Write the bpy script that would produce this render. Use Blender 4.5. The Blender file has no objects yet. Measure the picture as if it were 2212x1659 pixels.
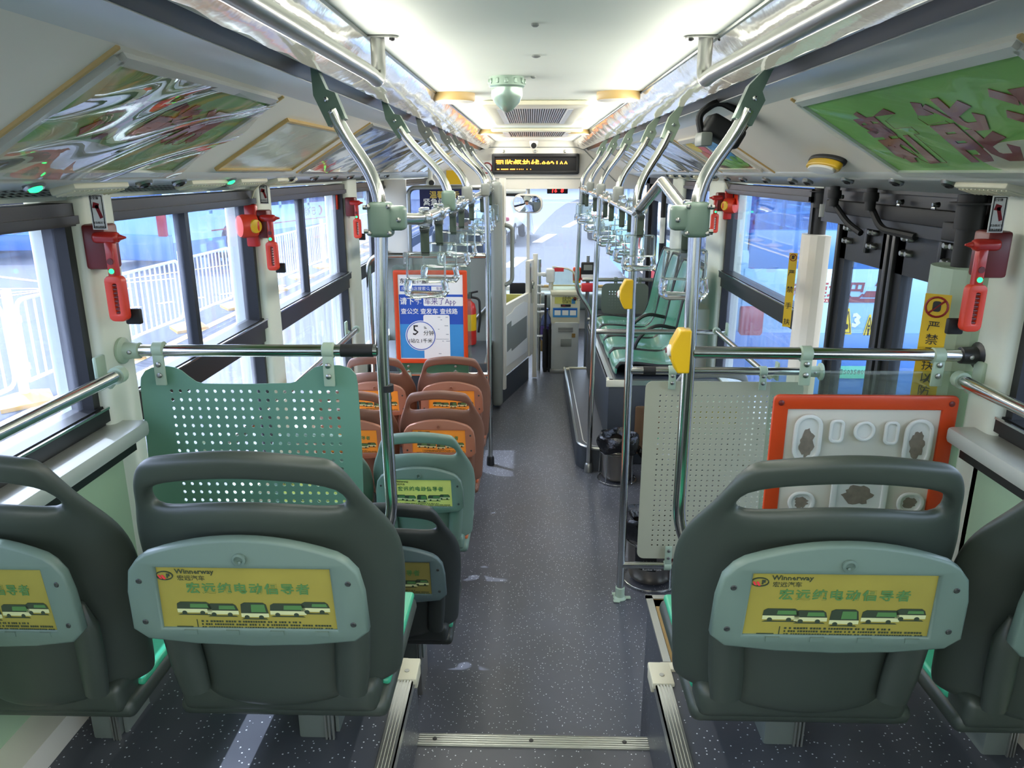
import bpy, bmesh, math, random
from mathutils import Vector, Matrix
random.seed(7)
S = bpy.context.scene
COL = S.collection
K = 1.85                                   # height of the lens above the low floor
# ---------------------------------------------------------------- camera
W, H, FPX = 2212, 1659, 1600.0
PITCH = math.atan(459.5 / FPX)
YAW = math.atan(42 / FPX * math.cos(PITCH))
cam = bpy.data.cameras.new('camera'); cam.sensor_width = 36.0; cam.lens = 36.0 * FPX / W
cam.clip_start = 0.02; cam.clip_end = 400
camo = bpy.data.objects.new('camera', cam); COL.objects.link(camo)
camo.location = (0, 0, K); camo.rotation_euler = (math.pi / 2 - PITCH, 0, YAW)
S.camera = camo
FILL_STRIP = 1.05                                 # watts per metre of the added fill strips
# ---------------------------------------------------------------- sky, sun, exposure
wd = bpy.data.worlds.new('sky'); S.world = wd; wd.use_nodes = True
wn = wd.node_tree.nodes; wl = wd.node_tree.links
bg = wn['Background']
sky = wn.new('ShaderNodeTexSky'); sky.sky_type = 'NISHITA'; sky.sun_disc = False
sky.sun_elevation = math.radians(52); sky.sun_rotation = math.radians(-55); sky.air_density = 1.2; sky.dust_density = 3.0
hs = wn.new('ShaderNodeHueSaturation'); hs.inputs['Saturation'].default_value = .22
wl.new(sky.outputs[0], hs.inputs['Color']); wl.new(hs.outputs[0], bg.inputs[0]); bg.inputs[1].default_value = 0.30
sun = bpy.data.lights.new('sun', 'SUN'); sun.energy = 2.4; sun.angle = math.radians(0.6); sun.color = (1, .95, .88)
suno = bpy.data.objects.new('sun', sun); COL.objects.link(suno)
suno.rotation_euler = Vector((.55, -.32, -.85)).to_track_quat('-Z', 'Y').to_euler()
vs = S.view_settings
S.display_settings.display_device = 'sRGB'
vs.view_transform = 'Standard'; vs.look = 'None'; vs.gamma = 1; vs.use_curve_mapping = False
vs.exposure = 2.28
cy = S.cycles
cy.max_bounces = 8; cy.diffuse_bounces = 5; cy.glossy_bounces = 4; cy.transmission_bounces = 6; cy.transparent_max_bounces = 16
cy.caustics_reflective = False; cy.caustics_refractive = False; cy.sample_clamp_indirect = 4.0; cy.use_denoising = True
# fill strips added below the unlit light covers to brighten the ceiling
for s_, n_ in ((-1, 'poster side'), (1, 'exit door side')):
    for y0_, y1_ in ((-1.4, 1.5), (1.6, 5.0), (5.1, 8.5)):
        l_ = bpy.data.lights.new('added_fill_strip', 'AREA'); l_.shape = 'RECTANGLE'; l_.size = .04; l_.size_y = y1_ - y0_; l_.energy = FILL_STRIP * (y1_ - y0_); l_.color = (1, .97, .90)
        o_ = bpy.data.objects.new('added_fill_strip', l_); COL.objects.link(o_); o_.location = (.025 + s_ * .462, (y0_ + y1_) / 2, K + .222)
        z_ = Vector((s_ * .93, 0, .36)).normalized(); y_ = Vector((0, 1, 0)); x_ = y_.cross(z_)
        o_.rotation_euler = Matrix((x_, y_, z_)).transposed().to_euler()
# ---------------------------------------------------------------- projection helpers (a pixel of the photo at a known depth -> a point)
_cp, _sp, _cs, _ss = math.cos(PITCH), math.sin(PITCH), math.cos(YAW), math.sin(YAW)
_R, _F, _U = Vector((_cs, _ss, 0)), Vector((-_ss * _cp, _cs * _cp, -_sp)), Vector((-_ss * _sp, _cs * _sp, _cp))
def at(px, py, X=None, Y=None, Z=None):
    r = _F + _R * ((px - W / 2) / FPX) + _U * ((H / 2 - py) / FPX)
    t = X / r.x if X is not None else Y / r.y if Y is not None else Z / r.z
    return r * t                           # camera-relative: z = 0 at the lens
# ---------------------------------------------------------------- materials
MATS = {}
def lin(h):
    c = [int(h[i:i + 2], 16) / 255 for i in (0, 2, 4)]
    return tuple(v / 12.92 if v <= .04045 else ((v + .055) / 1.055) ** 2.4 for v in c) + (1,)
def mat(name, hexc, rough=.5, metal=0., spec=.5, coat=0., emis=None, es=0., noise=0., nscale=8., bump=0., bscale=60., trans=0., alpha=1.):
    m = bpy.data.materials.new(name); m.use_nodes = True; MATS[name] = m
    nt = m.node_tree; p = nt.nodes['Principled BSDF']; i = p.inputs
    c = lin(hexc); i['Base Color'].default_value = c; i['Roughness'].default_value = rough; i['Metallic'].default_value = metal
    i['Specular IOR Level'].default_value = spec; i['Coat Weight'].default_value = coat; i['Coat Roughness'].default_value = .06
    i['Transmission Weight'].default_value = trans; i['Alpha'].default_value = alpha
    if emis: i['Emission Color'].default_value = lin(emis); i['Emission Strength'].default_value = es
    if noise or bump:
        tc = nt.nodes.new('ShaderNodeTexCoord')
    if noise:
        n = nt.nodes.new('ShaderNodeTexNoise'); n.inputs['Scale'].default_value = nscale; n.inputs['Detail'].default_value = 5
        nt.links.new(tc.outputs['Object'], n.inputs['Vector'])
        mx = nt.nodes.new('ShaderNodeMix'); mx.data_type = 'RGBA'
        mx.inputs[6].default_value = tuple(v * (1 - noise) for v in c[:3]) + (1,)
        mx.inputs[7].default_value = tuple(min(1, v * (1 + noise)) for v in c[:3]) + (1,)
        nt.links.new(n.outputs['Fac'], mx.inputs[0]); nt.links.new(mx.outputs[2], i['Base Color'])
    if bump:
        b = nt.nodes.new('ShaderNodeTexNoise'); b.inputs['Scale'].default_value = bscale; b.inputs['Detail'].default_value = 4
        nt.links.new(tc.outputs['Object'], b.inputs['Vector'])
        bp = nt.nodes.new('ShaderNodeBump'); bp.inputs['Strength'].default_value = bump; bp.inputs['Distance'].default_value = .01
        nt.links.new(b.outputs['Fac'], bp.inputs['Height']); nt.links.new(bp.outputs[0], i['Normal'])
    return m
def glassmat(name, tint, haze, gloss=.06, hazecol='dfe6f2', streak=0., scale=6., dirt=False):
    """window glass: mostly see-through, a mirror reflection and a film of dust that catches the light"""
    m = bpy.data.materials.new(name); m.use_nodes = True; MATS[name] = m
    nt = m.node_tree; nt.nodes.clear()
    o = nt.nodes.new('ShaderNodeOutputMaterial'); t = nt.nodes.new('ShaderNodeBsdfTransparent'); t.inputs[0].default_value = lin(tint)
    g = nt.nodes.new('ShaderNodeBsdfGlossy'); g.inputs['Roughness'].default_value = .02
    d = nt.nodes.new('ShaderNodeBsdfTranslucent'); d.inputs[0].default_value = lin(hazecol)
    m1 = nt.nodes.new('ShaderNodeMixShader'); m2 = nt.nodes.new('ShaderNodeMixShader')
    f = nt.nodes.new('ShaderNodeFresnel'); f.inputs[0].default_value = 1.4
    gm = nt.nodes.new('ShaderNodeNewGeometry'); io = nt.nodes.new('ShaderNodeMapRange'); io.inputs[3].default_value = 1.4; io.inputs[4].default_value = 1 / 1.4
    nt.links.new(gm.outputs['Backfacing'], io.inputs[0]); nt.links.new(io.outputs[0], f.inputs[0])
    mul = nt.nodes.new('ShaderNodeMath'); mul.operation = 'MULTIPLY'; mul.inputs[1].default_value = gloss / .04
    nt.links.new(f.outputs[0], mul.inputs[0]); mul.use_clamp = True
    m1.inputs[0].default_value = haze
    if streak:
        tc = nt.nodes.new('ShaderNodeTexCoord'); mp = nt.nodes.new('ShaderNodeMapping'); mp.inputs['Scale'].default_value = (scale * 3, scale * 3, scale * .35)
        n = nt.nodes.new('ShaderNodeTexNoise'); n.inputs['Scale'].default_value = 1; n.inputs['Detail'].default_value = 7; n.inputs['Roughness'].default_value = .7
        nt.links.new(tc.outputs['Object'], mp.inputs[0]); nt.links.new(mp.outputs[0], n.inputs['Vector'])
        r = nt.nodes.new('ShaderNodeMapRange'); r.inputs[1].default_value = .35; r.inputs[2].default_value = .75
        r.inputs[3].default_value = max(0, haze - streak); r.inputs[4].default_value = haze + streak
        nt.links.new(n.outputs['Fac'], r.inputs[0]); nt.links.new(r.outputs[0], m1.inputs[0])
    nt.links.new(t.outputs[0], m1.inputs[1]); nt.links.new(d.outputs[0], m1.inputs[2])
    nt.links.new(m1.outputs[0], m2.inputs[1]); nt.links.new(g.outputs[0], m2.inputs[2]); nt.links.new(mul.outputs[0], m2.inputs[0])
    nt.links.new(m2.outputs[0], o.inputs[0])
    return m
def vinyl(name, base, fleck, scale=95., rough=.34):
    m = mat(name, base, rough); nt = m.node_tree; p = nt.nodes['Principled BSDF']
    tc = nt.nodes.new('ShaderNodeTexCoord'); v = nt.nodes.new('ShaderNodeTexVoronoi'); v.inputs['Scale'].default_value = scale
    nt.links.new(tc.outputs['Object'], v.inputs['Vector'])
    c1 = nt.nodes.new('ShaderNodeMath'); c1.operation = 'LESS_THAN'; c1.inputs[1].default_value = .17
    sp = nt.nodes.new('ShaderNodeSeparateColor'); c2 = nt.nodes.new('ShaderNodeMath'); c2.operation = 'GREATER_THAN'; c2.inputs[1].default_value = .35
    mu = nt.nodes.new('ShaderNodeMath'); mu.operation = 'MULTIPLY'
    nt.links.new(v.outputs['Distance'], c1.inputs[0]); nt.links.new(v.outputs['Color'], sp.inputs[0]); nt.links.new(sp.outputs[0], c2.inputs[0])
    nt.links.new(c1.outputs[0], mu.inputs[0]); nt.links.new(c2.outputs[0], mu.inputs[1])
    n = nt.nodes.new('ShaderNodeTexNoise'); n.inputs['Scale'].default_value = 5; n.inputs['Detail'].default_value = 8
    nt.links.new(tc.outputs['Object'], n.inputs['Vector'])
    b = lin(base); a = nt.nodes.new('ShaderNodeMix'); a.data_type = 'RGBA'
    a.inputs[6].default_value = tuple(x * .75 for x in b[:3]) + (1,); a.inputs[7].default_value = tuple(x * 1.3 for x in b[:3]) + (1,)
    nt.links.new(n.outputs['Fac'], a.inputs[0])
    mx = nt.nodes.new('ShaderNodeMix'); mx.data_type = 'RGBA'; mx.inputs[7].default_value = lin(fleck)
    nt.links.new(a.outputs[2], mx.inputs[6]); nt.links.new(mu.outputs[0], mx.inputs[0]); nt.links.new(mx.outputs[2], p.inputs['Base Color'])
    rr_ = nt.nodes.new('ShaderNodeMapRange'); rr_.inputs[3].default_value = rough - .08; rr_.inputs[4].default_value = rough + .14
    nt.links.new(n.outputs['Fac'], rr_.inputs[0]); nt.links.new(rr_.outputs[0], p.inputs['Roughness'])
    return m
# ---------------------------------------------------------------- mesh helpers
def V(*a): return Vector(a)
class G:
    """a growing mesh: every piece of one part"""
    def __init__(s): s.v = []; s.f = []; s.parts = []
    def add(s, vs_, fs_):
        n = len(s.v); s.v += [Vector(p) for p in vs_]; s.f += [tuple(i + n for i in q) for q in fs_]; return s
    def box(s, x0, x1, y0, y1, z0, z1):
        return s.add([(x, y, z) for z in (z0, z1) for y in (y0, y1) for x in (x0, x1)],
                     [(0, 2, 3, 1), (4, 5, 7, 6), (0, 1, 5, 4), (2, 6, 7, 3), (0, 4, 6, 2), (1, 3, 7, 5)])
    def rbox(s, c, sz, b=.01, seg=2, rot=None):
        bm = bmesh.new(); bmesh.ops.create_cube(bm, size=1)
        for v in bm.verts: v.co = Vector((v.co.x * sz[0], v.co.y * sz[1], v.co.z * sz[2]))
        bmesh.ops.bevel(bm, geom=list(bm.edges), offset=min(b, min(sz) * .49), segments=seg, profile=.5, affect='EDGES')
        Rm = rot or Matrix.Identity(3)
        bm.verts.index_update()
        s.add([Rm @ v.co + Vector(c) for v in bm.verts], [[v.index for v in f.verts] for f in bm.faces]); bm.free(); return s
    def tube(s, pts, r, n=10, closed=False, cap=True):
        P = [Vector(p) for p in pts]; m = len(P); rs = r if isinstance(r, (list, tuple)) else [r] * m
        T = []
        for i in range(m):
            a = P[(i - 1) % m] if (closed or i > 0) else P[i]; b = P[(i + 1) % m] if (closed or i < m - 1) else P[i]
            T.append((b - a).normalized())
        u = T[0].orthogonal().normalized(); vs_ = []
        for i in range(m):
            if i: u = (T[i - 1].rotation_difference(T[i]) @ u).normalized()
            w = T[i].cross(u)
            for k in range(n):
                a = 2 * math.pi * k / n; vs_.append(P[i] + (u * math.cos(a) + w * math.sin(a)) * rs[i])
        fs_ = []
        for i in range(m if closed else m - 1):
            j = (i + 1) % m
            for k in range(n): fs_.append((i * n + k, i * n + (k + 1) % n, j * n + (k + 1) % n, j * n + k))
        if cap and not closed: fs_ += [tuple(range(n))[::-1], tuple((m - 1) * n + k for k in range(n))]
        return s.add(vs_, fs_)
    def cyl(s, a, b, r, r2=None, n=16): return s.tube([a, b], [r, r if r2 is None else r2], n)
    def lathe(s, prof, o, ax=(0, 0, 1), n=24):
        ax = Vector(ax).normalized(); u = ax.orthogonal().normalized(); w = ax.cross(u); vs_ = []; fs_ = []; m = len(prof)
        for r, h in prof:
            for k in range(n):
                a = 2 * math.pi * k / n; vs_.append(Vector(o) + ax * h + (u * math.cos(a) + w * math.sin(a)) * max(r, 1e-4))
        for i in range(m - 1):
            for k in range(n): fs_.append((i * n + k, i * n + (k + 1) % n, (i + 1) * n + (k + 1) % n, (i + 1) * n + k))
        fs_ += [tuple(range(n))[::-1], tuple((m - 1) * n + k for k in range(n))]
        return s.add(vs_, fs_)
    def prism(s, poly, fr, d):
        """a flat outline (u,v) in frame fr=(o,u,v), thickness d towards the frame's normal u x v"""
        o, u, v = [Vector(q) for q in fr]; nn = u.cross(v).normalized() * d; m = len(poly)
        a = [o + u * p[0] + v * p[1] for p in poly]
        return s.add(a + [p + nn for p in a], [tuple(range(m))[::-1], tuple(range(m, 2 * m))] + [(i, (i + 1) % m, (i + 1) % m + m, i + m) for i in range(m)])
    def plate(s, outline, holes, fr, t, bev=0., res=1):
        c = bpy.data.curves.new('c', 'CURVE'); c.dimensions = '2D'; c.fill_mode = 'BOTH'; c.extrude = max(t / 2 - bev, 1e-5); c.bevel_depth = bev; c.bevel_resolution = res
        for lp in [outline] + holes:
            sp = c.splines.new('POLY'); sp.points.add(len(lp) - 1)
            for q, p in zip(sp.points, lp): q.co = (p[0], p[1], 0, 1)
            sp.use_cyclic_u = True
        return s._curve(c, fr, t / 2)
    def _curve(s, c, fr, off):
        o_ = bpy.data.objects.new('c', c); COL.objects.link(o_)
        dg = bpy.context.evaluated_depsgraph_get(); me = bpy.data.meshes.new_from_object(o_.evaluated_get(dg))
        bpy.data.objects.remove(o_); bpy.data.curves.remove(c)
        o, u, v = [Vector(q) for q in fr]; n = u.cross(v).normalized()
        s.add([o + u * q.co.x + v * q.co.y + n * (q.co.z + off) for q in me.vertices], [tuple(p.vertices) for p in me.polygons])
        bpy.data.meshes.remove(me); return s
    def text(s, body, size, fr, align='LEFT', bold=0., t=.0006, res=1, sx=1., shear=0., clip=None, space=1.):
        c = bpy.data.curves.new('t', 'FONT'); c.body = body; c.size = size; c.align_x = align; c.resolution_u = res; c.extrude = t / 2; c.offset = bold; c.shear = shear; c.space_character = space
        o, u, v = [Vector(q) for q in fr]
        n0 = len(s.v), len(s.f); s._curve(c, (o, u * sx, v), t / 2)
        if clip:                           # keep only the part of the letters above height clip
            bm = bmesh.new(); loc = [bm.verts.new(p) for p in s.v[n0[0]:]]
            for f in s.f[n0[1]:]:
                try: bm.faces.new([loc[i - n0[0]] for i in f])
                except ValueError: pass
            bmesh.ops.bisect_plane(bm, geom=bm.verts[:] + bm.edges[:] + bm.faces[:], plane_co=o + v * clip, plane_no=v, clear_inner=True)
            del s.v[n0[0]:]; del s.f[n0[1]:]; bm.verts.index_update()
            s.add([q.co for q in bm.verts], [[q.index for q in f.verts] for f in bm.faces]); bm.free()
        return s
    def grid(s, fn, nu, nv, skip=None):
        vs_ = [fn(i / nu, j / nv) for j in range(nv + 1) for i in range(nu + 1)]
        fs_ = [(j * (nu + 1) + i, j * (nu + 1) + i + 1, (j + 1) * (nu + 1) + i + 1, (j + 1) * (nu + 1) + i) for j in range(nv) for i in range(nu) if not (skip and skip(i, j))]
        return s.add(vs_, fs_)
    def perf(s, fr, nu, nv, pu, pv, r, n=8):
        """nu x nv cells of size pu x pv, each with a round hole"""
        o, u, v = [Vector(q) for q in fr]
        for i in range(nu):
            for j in range(nv):
                c = o + u * ((i + .5) * pu) + v * ((j + .5) * pv); a = []; b = []
                for k in range(n):
                    t = 2 * math.pi * (k + .5) / n; cx, cz = math.cos(t), math.sin(t); q = max(abs(cx), abs(cz))
                    a.append(c + u * (cx / q * pu / 2) + v * (cz / q * pv / 2)); b.append(c + u * cx * r + v * cz * r)
                if n == 8:                 # square corners on the cell's rim
                    pass
                s.add(a + b, [(k, (k + 1) % n, n + (k + 1) % n, n + k) for k in range(n)])
                cr = [c + u * (sx_ * pu / 2) + v * (sz_ * pv / 2) for sx_, sz_ in ((1, 1), (-1, 1), (-1, -1), (1, -1))]
                q4 = [0, n // 4, n // 2, 3 * n // 4]
                s.add([cr[0], a[0], a[1], cr[1], a[2], a[3], cr[2], a[4], a[5], cr[3], a[6], a[7]], [(0, 2, 1), (3, 5, 4), (6, 8, 7), (9, 11, 10)]) if n == 8 else None
        return s
BACK = lambda o: (o, (1, 0, 0), (0, 0, 1))               # a frame that faces the rear of the bus (towards the lens)
LEFTW = lambda o: (o, (0, 1, 0), (0, 0, 1))              # lies in a side wall, read from inside at the left
RIGHTW = lambda o: (o, (0, -1, 0), (0, 0, 1))
def rr(w, h, r, n=4, cx=0, cy=0):
    p = []
    for sx, sy, a0 in ((1, 1, 0), (-1, 1, 90), (-1, -1, 180), (1, -1, 270)):
        for k in range(n + 1):
            a = math.radians(a0 + 90 * k / n); p.append((cx + sx * (w / 2 - r) + r * math.cos(a), cy + sy * (h / 2 - r) + r * math.sin(a)))
    return p
def ell(a, b, n=24, cx=0, cy=0): return [(cx + a * math.cos(2 * math.pi * k / n), cy + b * math.sin(2 * math.pi * k / n)) for k in range(n)]
def arcpts(ctrl, r, n=5):
    """polyline with rounded corners"""
    P = [Vector(p) for p in ctrl]; out = [P[0]]
    for i in range(1, len(P) - 1):
        a, b, c = P[i - 1], P[i], P[i + 1]; d1 = (a - b); d2 = (c - b); q = min(r, d1.length * .49, d2.length * .49)
        s_, e_ = b + d1.normalized() * q, b + d2.normalized() * q
        for k in range(n + 1):
            t = k / n; out.append((1 - t) ** 2 * s_ + 2 * t * (1 - t) * b + t * t * e_)
    return out + [P[-1]]
# ---------------------------------------------------------------- objects
LOCAL = set()                              # things built round their own origin and moved afterwards
def _root(o):
    while o.parent: o = o.parent
    return o
def thing(name, label, cat, loc=(0, 0, 0), group=None, local=False, kind=None):
    o = bpy.data.objects.new(name, None); COL.objects.link(o); o.empty_display_size = .05
    o.location = Vector(loc) if local else Vector(loc) + Vector((0, 0, K))
    if local: LOCAL.add(o.name)
    return tag(o, label, cat, group, kind)
def tag(o, label=None, cat=None, group=None, kind=None):
    for k_, v_ in (('label', label), ('category', cat), ('group', group), ('kind', kind)):
        if v_: o[k_] = v_
    return o
def obj(name, g, m, parent=None, smooth=40, label=None, mods=None, kind=None):
    if len(g.parts) > 1 or (g.parts and g.parts[-1][2] < len(g.v)):      # every screw or bolt an object of its own
        pr = g.parts + ([(g.parts[-1][2], g.parts[-1][3], len(g.v), len(g.f))] if g.parts[-1][2] < len(g.v) else [])
        for (v0, f0, v1, f1) in pr:
            h = G(); h.add(g.v[v0:v1], [[i - v0 for i in f] for f in g.f[f0:f1]]); o = obj(name, h, m, parent, smooth, label, mods, kind)
        return o
    me = bpy.data.meshes.new(name); vs_ = g.v
    if parent:
        rt = _root(parent); sh = Vector((0, 0, 0)) if rt.name in LOCAL else Vector((0, 0, K)) - rt.location; loc = Vector((0, 0, 0))
    else:
        lo = [min(v[i] for v in vs_) for i in range(3)]; hi = [max(v[i] for v in vs_) for i in range(3)]
        c = Vector(((lo[0] + hi[0]) / 2, (lo[1] + hi[1]) / 2, lo[2])); sh = -c; loc = c + Vector((0, 0, K))
    me.from_pydata([v + sh for v in vs_], [], g.f); me.validate(); me.update()
    bm = bmesh.new(); bm.from_mesh(me); bmesh.ops.remove_doubles(bm, verts=bm.verts, dist=1e-5)
    bmesh.ops.recalc_face_normals(bm, faces=bm.faces); bm.to_mesh(me); bm.free()
    o = bpy.data.objects.new(name, me); COL.objects.link(o); o.location = loc; o.parent = parent
    me.materials.append(MATS[m] if isinstance(m, str) else m)
    if mods:
        for ty, kw in mods:
            md = o.modifiers.new(ty, ty)
            for a, b in kw.items(): setattr(md, a, b)
        dg = bpy.context.evaluated_depsgraph_get(); ne = bpy.data.meshes.new_from_object(o.evaluated_get(dg)); o.modifiers.clear(); o.data = ne; bpy.data.meshes.remove(me); me = ne
    if smooth:
        for p in me.polygons: p.use_smooth = True
        me.set_sharp_from_angle(angle=math.radians(smooth))
    if label: o['label'] = label
    if kind: o['kind'] = kind
    return o
def struct(name, g, m, parent=None, smooth=40):
    o = obj(name, g, m, parent, smooth)
    if not parent: o['kind'] = 'structure'
    return o
def kids(o): return [c for c in bpy.data.objects if c.parent == o]
def dup(root, loc=(0, 0, 0), rz=0, label=None, group=None, scale=1., skip=(), swap=None):
    """a copy of a thing with copies of its parts and sub-parts"""
    r = root.copy(); COL.objects.link(r); r.location = Vector(loc) + Vector((0, 0, K)); r.rotation_euler = (0, 0, rz); r.scale = (scale,) * 3 if not isinstance(scale, tuple) else scale
    if label: r['label'] = label
    if group: r['group'] = group
    def rec(src, dst):
        for ch in kids(src):
            if ch.name.split('.')[0] in skip: continue
            c = ch.copy(); COL.objects.link(c); c.parent = dst
            if swap and ch.data.materials[0].name in swap:
                c.material_slots[0].link = 'OBJECT'; c.material_slots[0].material = MATS[swap[ch.data.materials[0].name]]
            rec(ch, c)
    rec(root, r); return r
def place(root, loc, rz=0, label=None, scale=1.):
    root.location = Vector(loc) + Vector((0, 0, K)); root.rotation_euler = (0, 0, rz); root.scale = (scale,) * 3
    if label: root['label'] = label
    return root
# ---------------------------------------------------------------- materials used in the bus
mat('ceiling_paint', 'eef4e6', .55, noise=.04, nscale=3)
mat('wall_paint', 'd8dfd0', .5, noise=.05, nscale=4)
mat('cream_paint', 'e9e4d6', .5, noise=.04, nscale=4)
mat('lining_green', 'a9c4a4', .5, noise=.05)
mat('black_frame', '1c1d1e', .35)
mat('belt_dark', '2b2725', .2, coat=.6)
mat('rubber', '101112', .6)
mat('steel', 'c9cbc6', .16, metal=1., noise=.06, nscale=14)
mat('steel_dull', 'a3a49f', .34, metal=1., noise=.1, nscale=9)
mat('chrome_film_glow', 'e4e7e2', .12, metal=1., bump=.3, bscale=6, emis='fff6e2', es=.045)  # faint glow added to the unlit reflective covers to brighten the cabin
mat('aluminium', 'b9bcb6', .3, metal=.85)
mat('silver_paint', 'cdd1cc', .36, metal=.35)
mat('greenplast', '71897a', .38)
mat('palegreen', 'a8bca6', .42)
mat('greyplast', '8b908a', .4)
mat('seat_shell', '3a433c', .42, noise=.08, nscale=6)
mat('seat_panel', '64796f', .4, noise=.04)
mat('seat_green', '3fae86', .28, noise=.05)
mat('shell_dark', '2f3432', .42, noise=.08)
mat('panel_dark', '56686a', .4)
mat('shell_brown', '7d5847', .42, noise=.06)
mat('panel_brown', '9c6a52', .4)
mat('seat_orange', 'd8713c', .3)
mat('card_yellow', '9a9142', .35, noise=.16, nscale=9)
mat('card_lime', 'dcd873', .35, noise=.14, nscale=9)
mat('card_dim', '857c45', .35, noise=.14, nscale=9)
mat('card_orange', 'f09a34', .35, noise=.12, nscale=9)
mat('ink_green', '4f7c46', .5); mat('ink_dark', '33402f', .5); mat('ink_pale', 'c9cf9a', .5); mat('ink_black', '171717', .5)
mat('ink_red', '8e1f24', .45); mat('ink_white', 'f2f2ee', .5); mat('ink_blue', '2a55b5', .4); mat('ink_sky', '3f93d2', .4); mat('ink_grey', '7d838c', .5); mat('ink_purple', '5c4a8a', .5)
mat('orange_frame', 'd5481d', .33)
mat('yellow_box', 'e0b416', .35)
mat('yellow_sticker', 'd9b322', .35)
mat('yellow_bright', 'f0cf1c', .4); mat('red_label', 'dc3a44', .45)
mat('red_plastic', 'c22a20', .3, coat=.3); mat('dark_red', '6e2420', .35); mat('orange_red', 'e0432a', .35)
mat('panel_green', '6b9884', .42, noise=.06, nscale=5)
mat('panel_beige', 'b9bba4', .45, noise=.05, nscale=4)
mat('panel_grey', '6f7a72', .42)
mat('white_plastic', 'e2e3de', .38); mat('offwhite', 'dcd8cb', .45); mat('stain', '857a6c', .8, noise=.45, nscale=45)
mat('vent_cream', 'ddd9bf', .45); mat('tan', 'c7a86c', .45); mat('dark_hole', '0c0c0c', .8)
mat('bench_green', '4f8f78', .26, coat=.3, noise=.05)
mat('bag_black', '0e0f11', .22, bump=.9, bscale=26)
mat('bin_steel', '9a948c', .28, metal=1., noise=.12)
mat('led_orange', '000000', .5, emis='ff8a1e', es=3.0); mat('led_red', '000000', .5, emis='ff1a1a', es=2.2); mat('led_green', '0a3020', .5, emis='20ff70', es=.9)
mat('navy', '1c2050', .35); mat('gold', 'e0c25a', .4); mat('brown_wood', '8e7340', .5, noise=.2, nscale=12); mat('rust_panel', '6b5138', .5, noise=.2, nscale=6)
mat('box_vinyl', '3c4147', .42, noise=.1, nscale=20)
vinyl('floor_vinyl', '53555b', 'd8dce2'); vinyl('platform_vinyl', '484c53', 'd2d8de', 90)
mat('mirror', 'f4f5f5', .02, metal=1.)
glassmat('window_glass', 'd6deee', .05, .03, 'cfdcf5', .035, 5)
glassmat('scratched_glass', 'd8e0ee', .10, .03, 'd5dff2', .07, 7)
glassmat('door_glass', 'dfe9f4', .02, .035, 'cfe0f5')
glassmat('windshield_glass', 'd8dfe8', .03, .03, 'e4eaf6')
glassmat('clear_plastic', 'f1f6f4', .03, .05, 'eef4f0')
glassmat('acrylic', 'e6efe8', .06, .04, 'dfe8e0')
glassmat('dust_film', 'f4f6fb', .28, .01, 'e9eef8')
mat('clear_bar', 'e8efec', .08, trans=.92, spec=.6)
# ---------------------------------------------------------------- the bus body
XL, XR = -1.14, 1.21
Y0, YB, YF = -1.6, 8.6, 9.05
def strip(name, prof, y0, y1, m, parent=None, t=.006, ny=1, jitter=0., smooth=50):
    n = len(prof) - 1
    def fn(a, b):
        k = min(int(a * n + 1e-6), n); p = prof[k]
        return V(p[0], y0 + (y1 - y0) * b, p[1])
    g = G().grid(fn, n, ny)
    return struct(name, g, m, parent, smooth) if not t else obj(name, g, m, parent, smooth, mods=[('SOLIDIFY', dict(thickness=t, offset=0))])
mx_ = lambda prof: [(.05 - x, z) for x, z in prof]
# ceiling: the roof slab
struct('ceiling', G().box(-1.32, 1.38, Y0 - .1, YF + .3, .32, .42), 'ceiling_paint')
# floors
struct('floor', G().box(-1.24, 1.30, 1.655, YF + .1, -1.97, -1.85), 'floor_vinyl')
struct('floor_rear', G().box(-.294, .324, Y0, 1.668, -1.97, -1.477), 'floor_vinyl')
struct('floor_platform_left', G().box(-1.24, -.294, Y0, 1.665, -1.97, -1.233).box(-1.24, -.47, 1.665, 1.975, -1.97, -1.233), 'platform_vinyl')
struct('floor_platform_right', G().box(.324, 1.30, Y0, 1.665, -1.97, -1.233).box(.36, 1.30, 1.665, 1.975, -1.97, -1.233), 'platform_vinyl')
g = G().box(-.294, .324, 1.628, 1.672, -1.4775, -1.473)
for k in range(5): g.box(-.294, .324, 1.631 + k * .008, 1.635 + k * .008, -1.4735, -1.4705)
g.box(-.294, .324, 1.668, 1.673, -1.51, -1.473)
o = struct('trim_1', g, 'aluminium'); obj('screw', G().cyl((-.25, 1.65, -1.471), (-.25, 1.65, -1.469), .006).cyl((.01, 1.65, -1.471), (.01, 1.65, -1.469), .006).cyl((.26, 1.65, -1.471), (.26, 1.65, -1.469), .006), 'black_frame', o)
n_trim = 2
for sx, xa, xb in ((-1, -.328, -.288), (1, .318, .358)):
    g = G().box(xa, xb, Y0, 1.64, -1.234, -1.229)
    for k in range(5): g.box(xa + .003 + k * .0076, xa + .007 + k * .0076, Y0, 1.64, -1.2295, -1.226)
    xe = xb if sx < 0 else xa
    g.box(min(xe, xe + sx * .004), max(xe, xe + sx * .004), Y0, 1.64, -1.26, -1.229)
    struct('trim_%d' % n_trim, g, 'aluminium'); n_trim += 1
    c = thing('edge_cap', 'cream plastic corner cap on the ribbed platform edge by the ' + ('green perforated panel' if sx < 0 else 'orange frame panel'), 'corner cap', ((xa + xb) / 2, 1.64, -1.233), 'platform corner caps')
    g = G().rbox(((xa + xb) / 2, 1.615, -1.232), (.056, .085, .018), .004).rbox(((xa + xb) / 2 + sx * .04 * -1 * -1, 1.645, -1.232), (.075, .03, .016), .004).rbox((xe - sx * 0, 1.63, -1.25), (.012, .06, .045), .003)
    obj('cap', g, 'vent_cream', c); obj('screw', G().cyl(((xa + xb) / 2, 1.605, -1.223), ((xa + xb) / 2, 1.605, -1.2215), .006), 'steel_dull', c)
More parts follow.
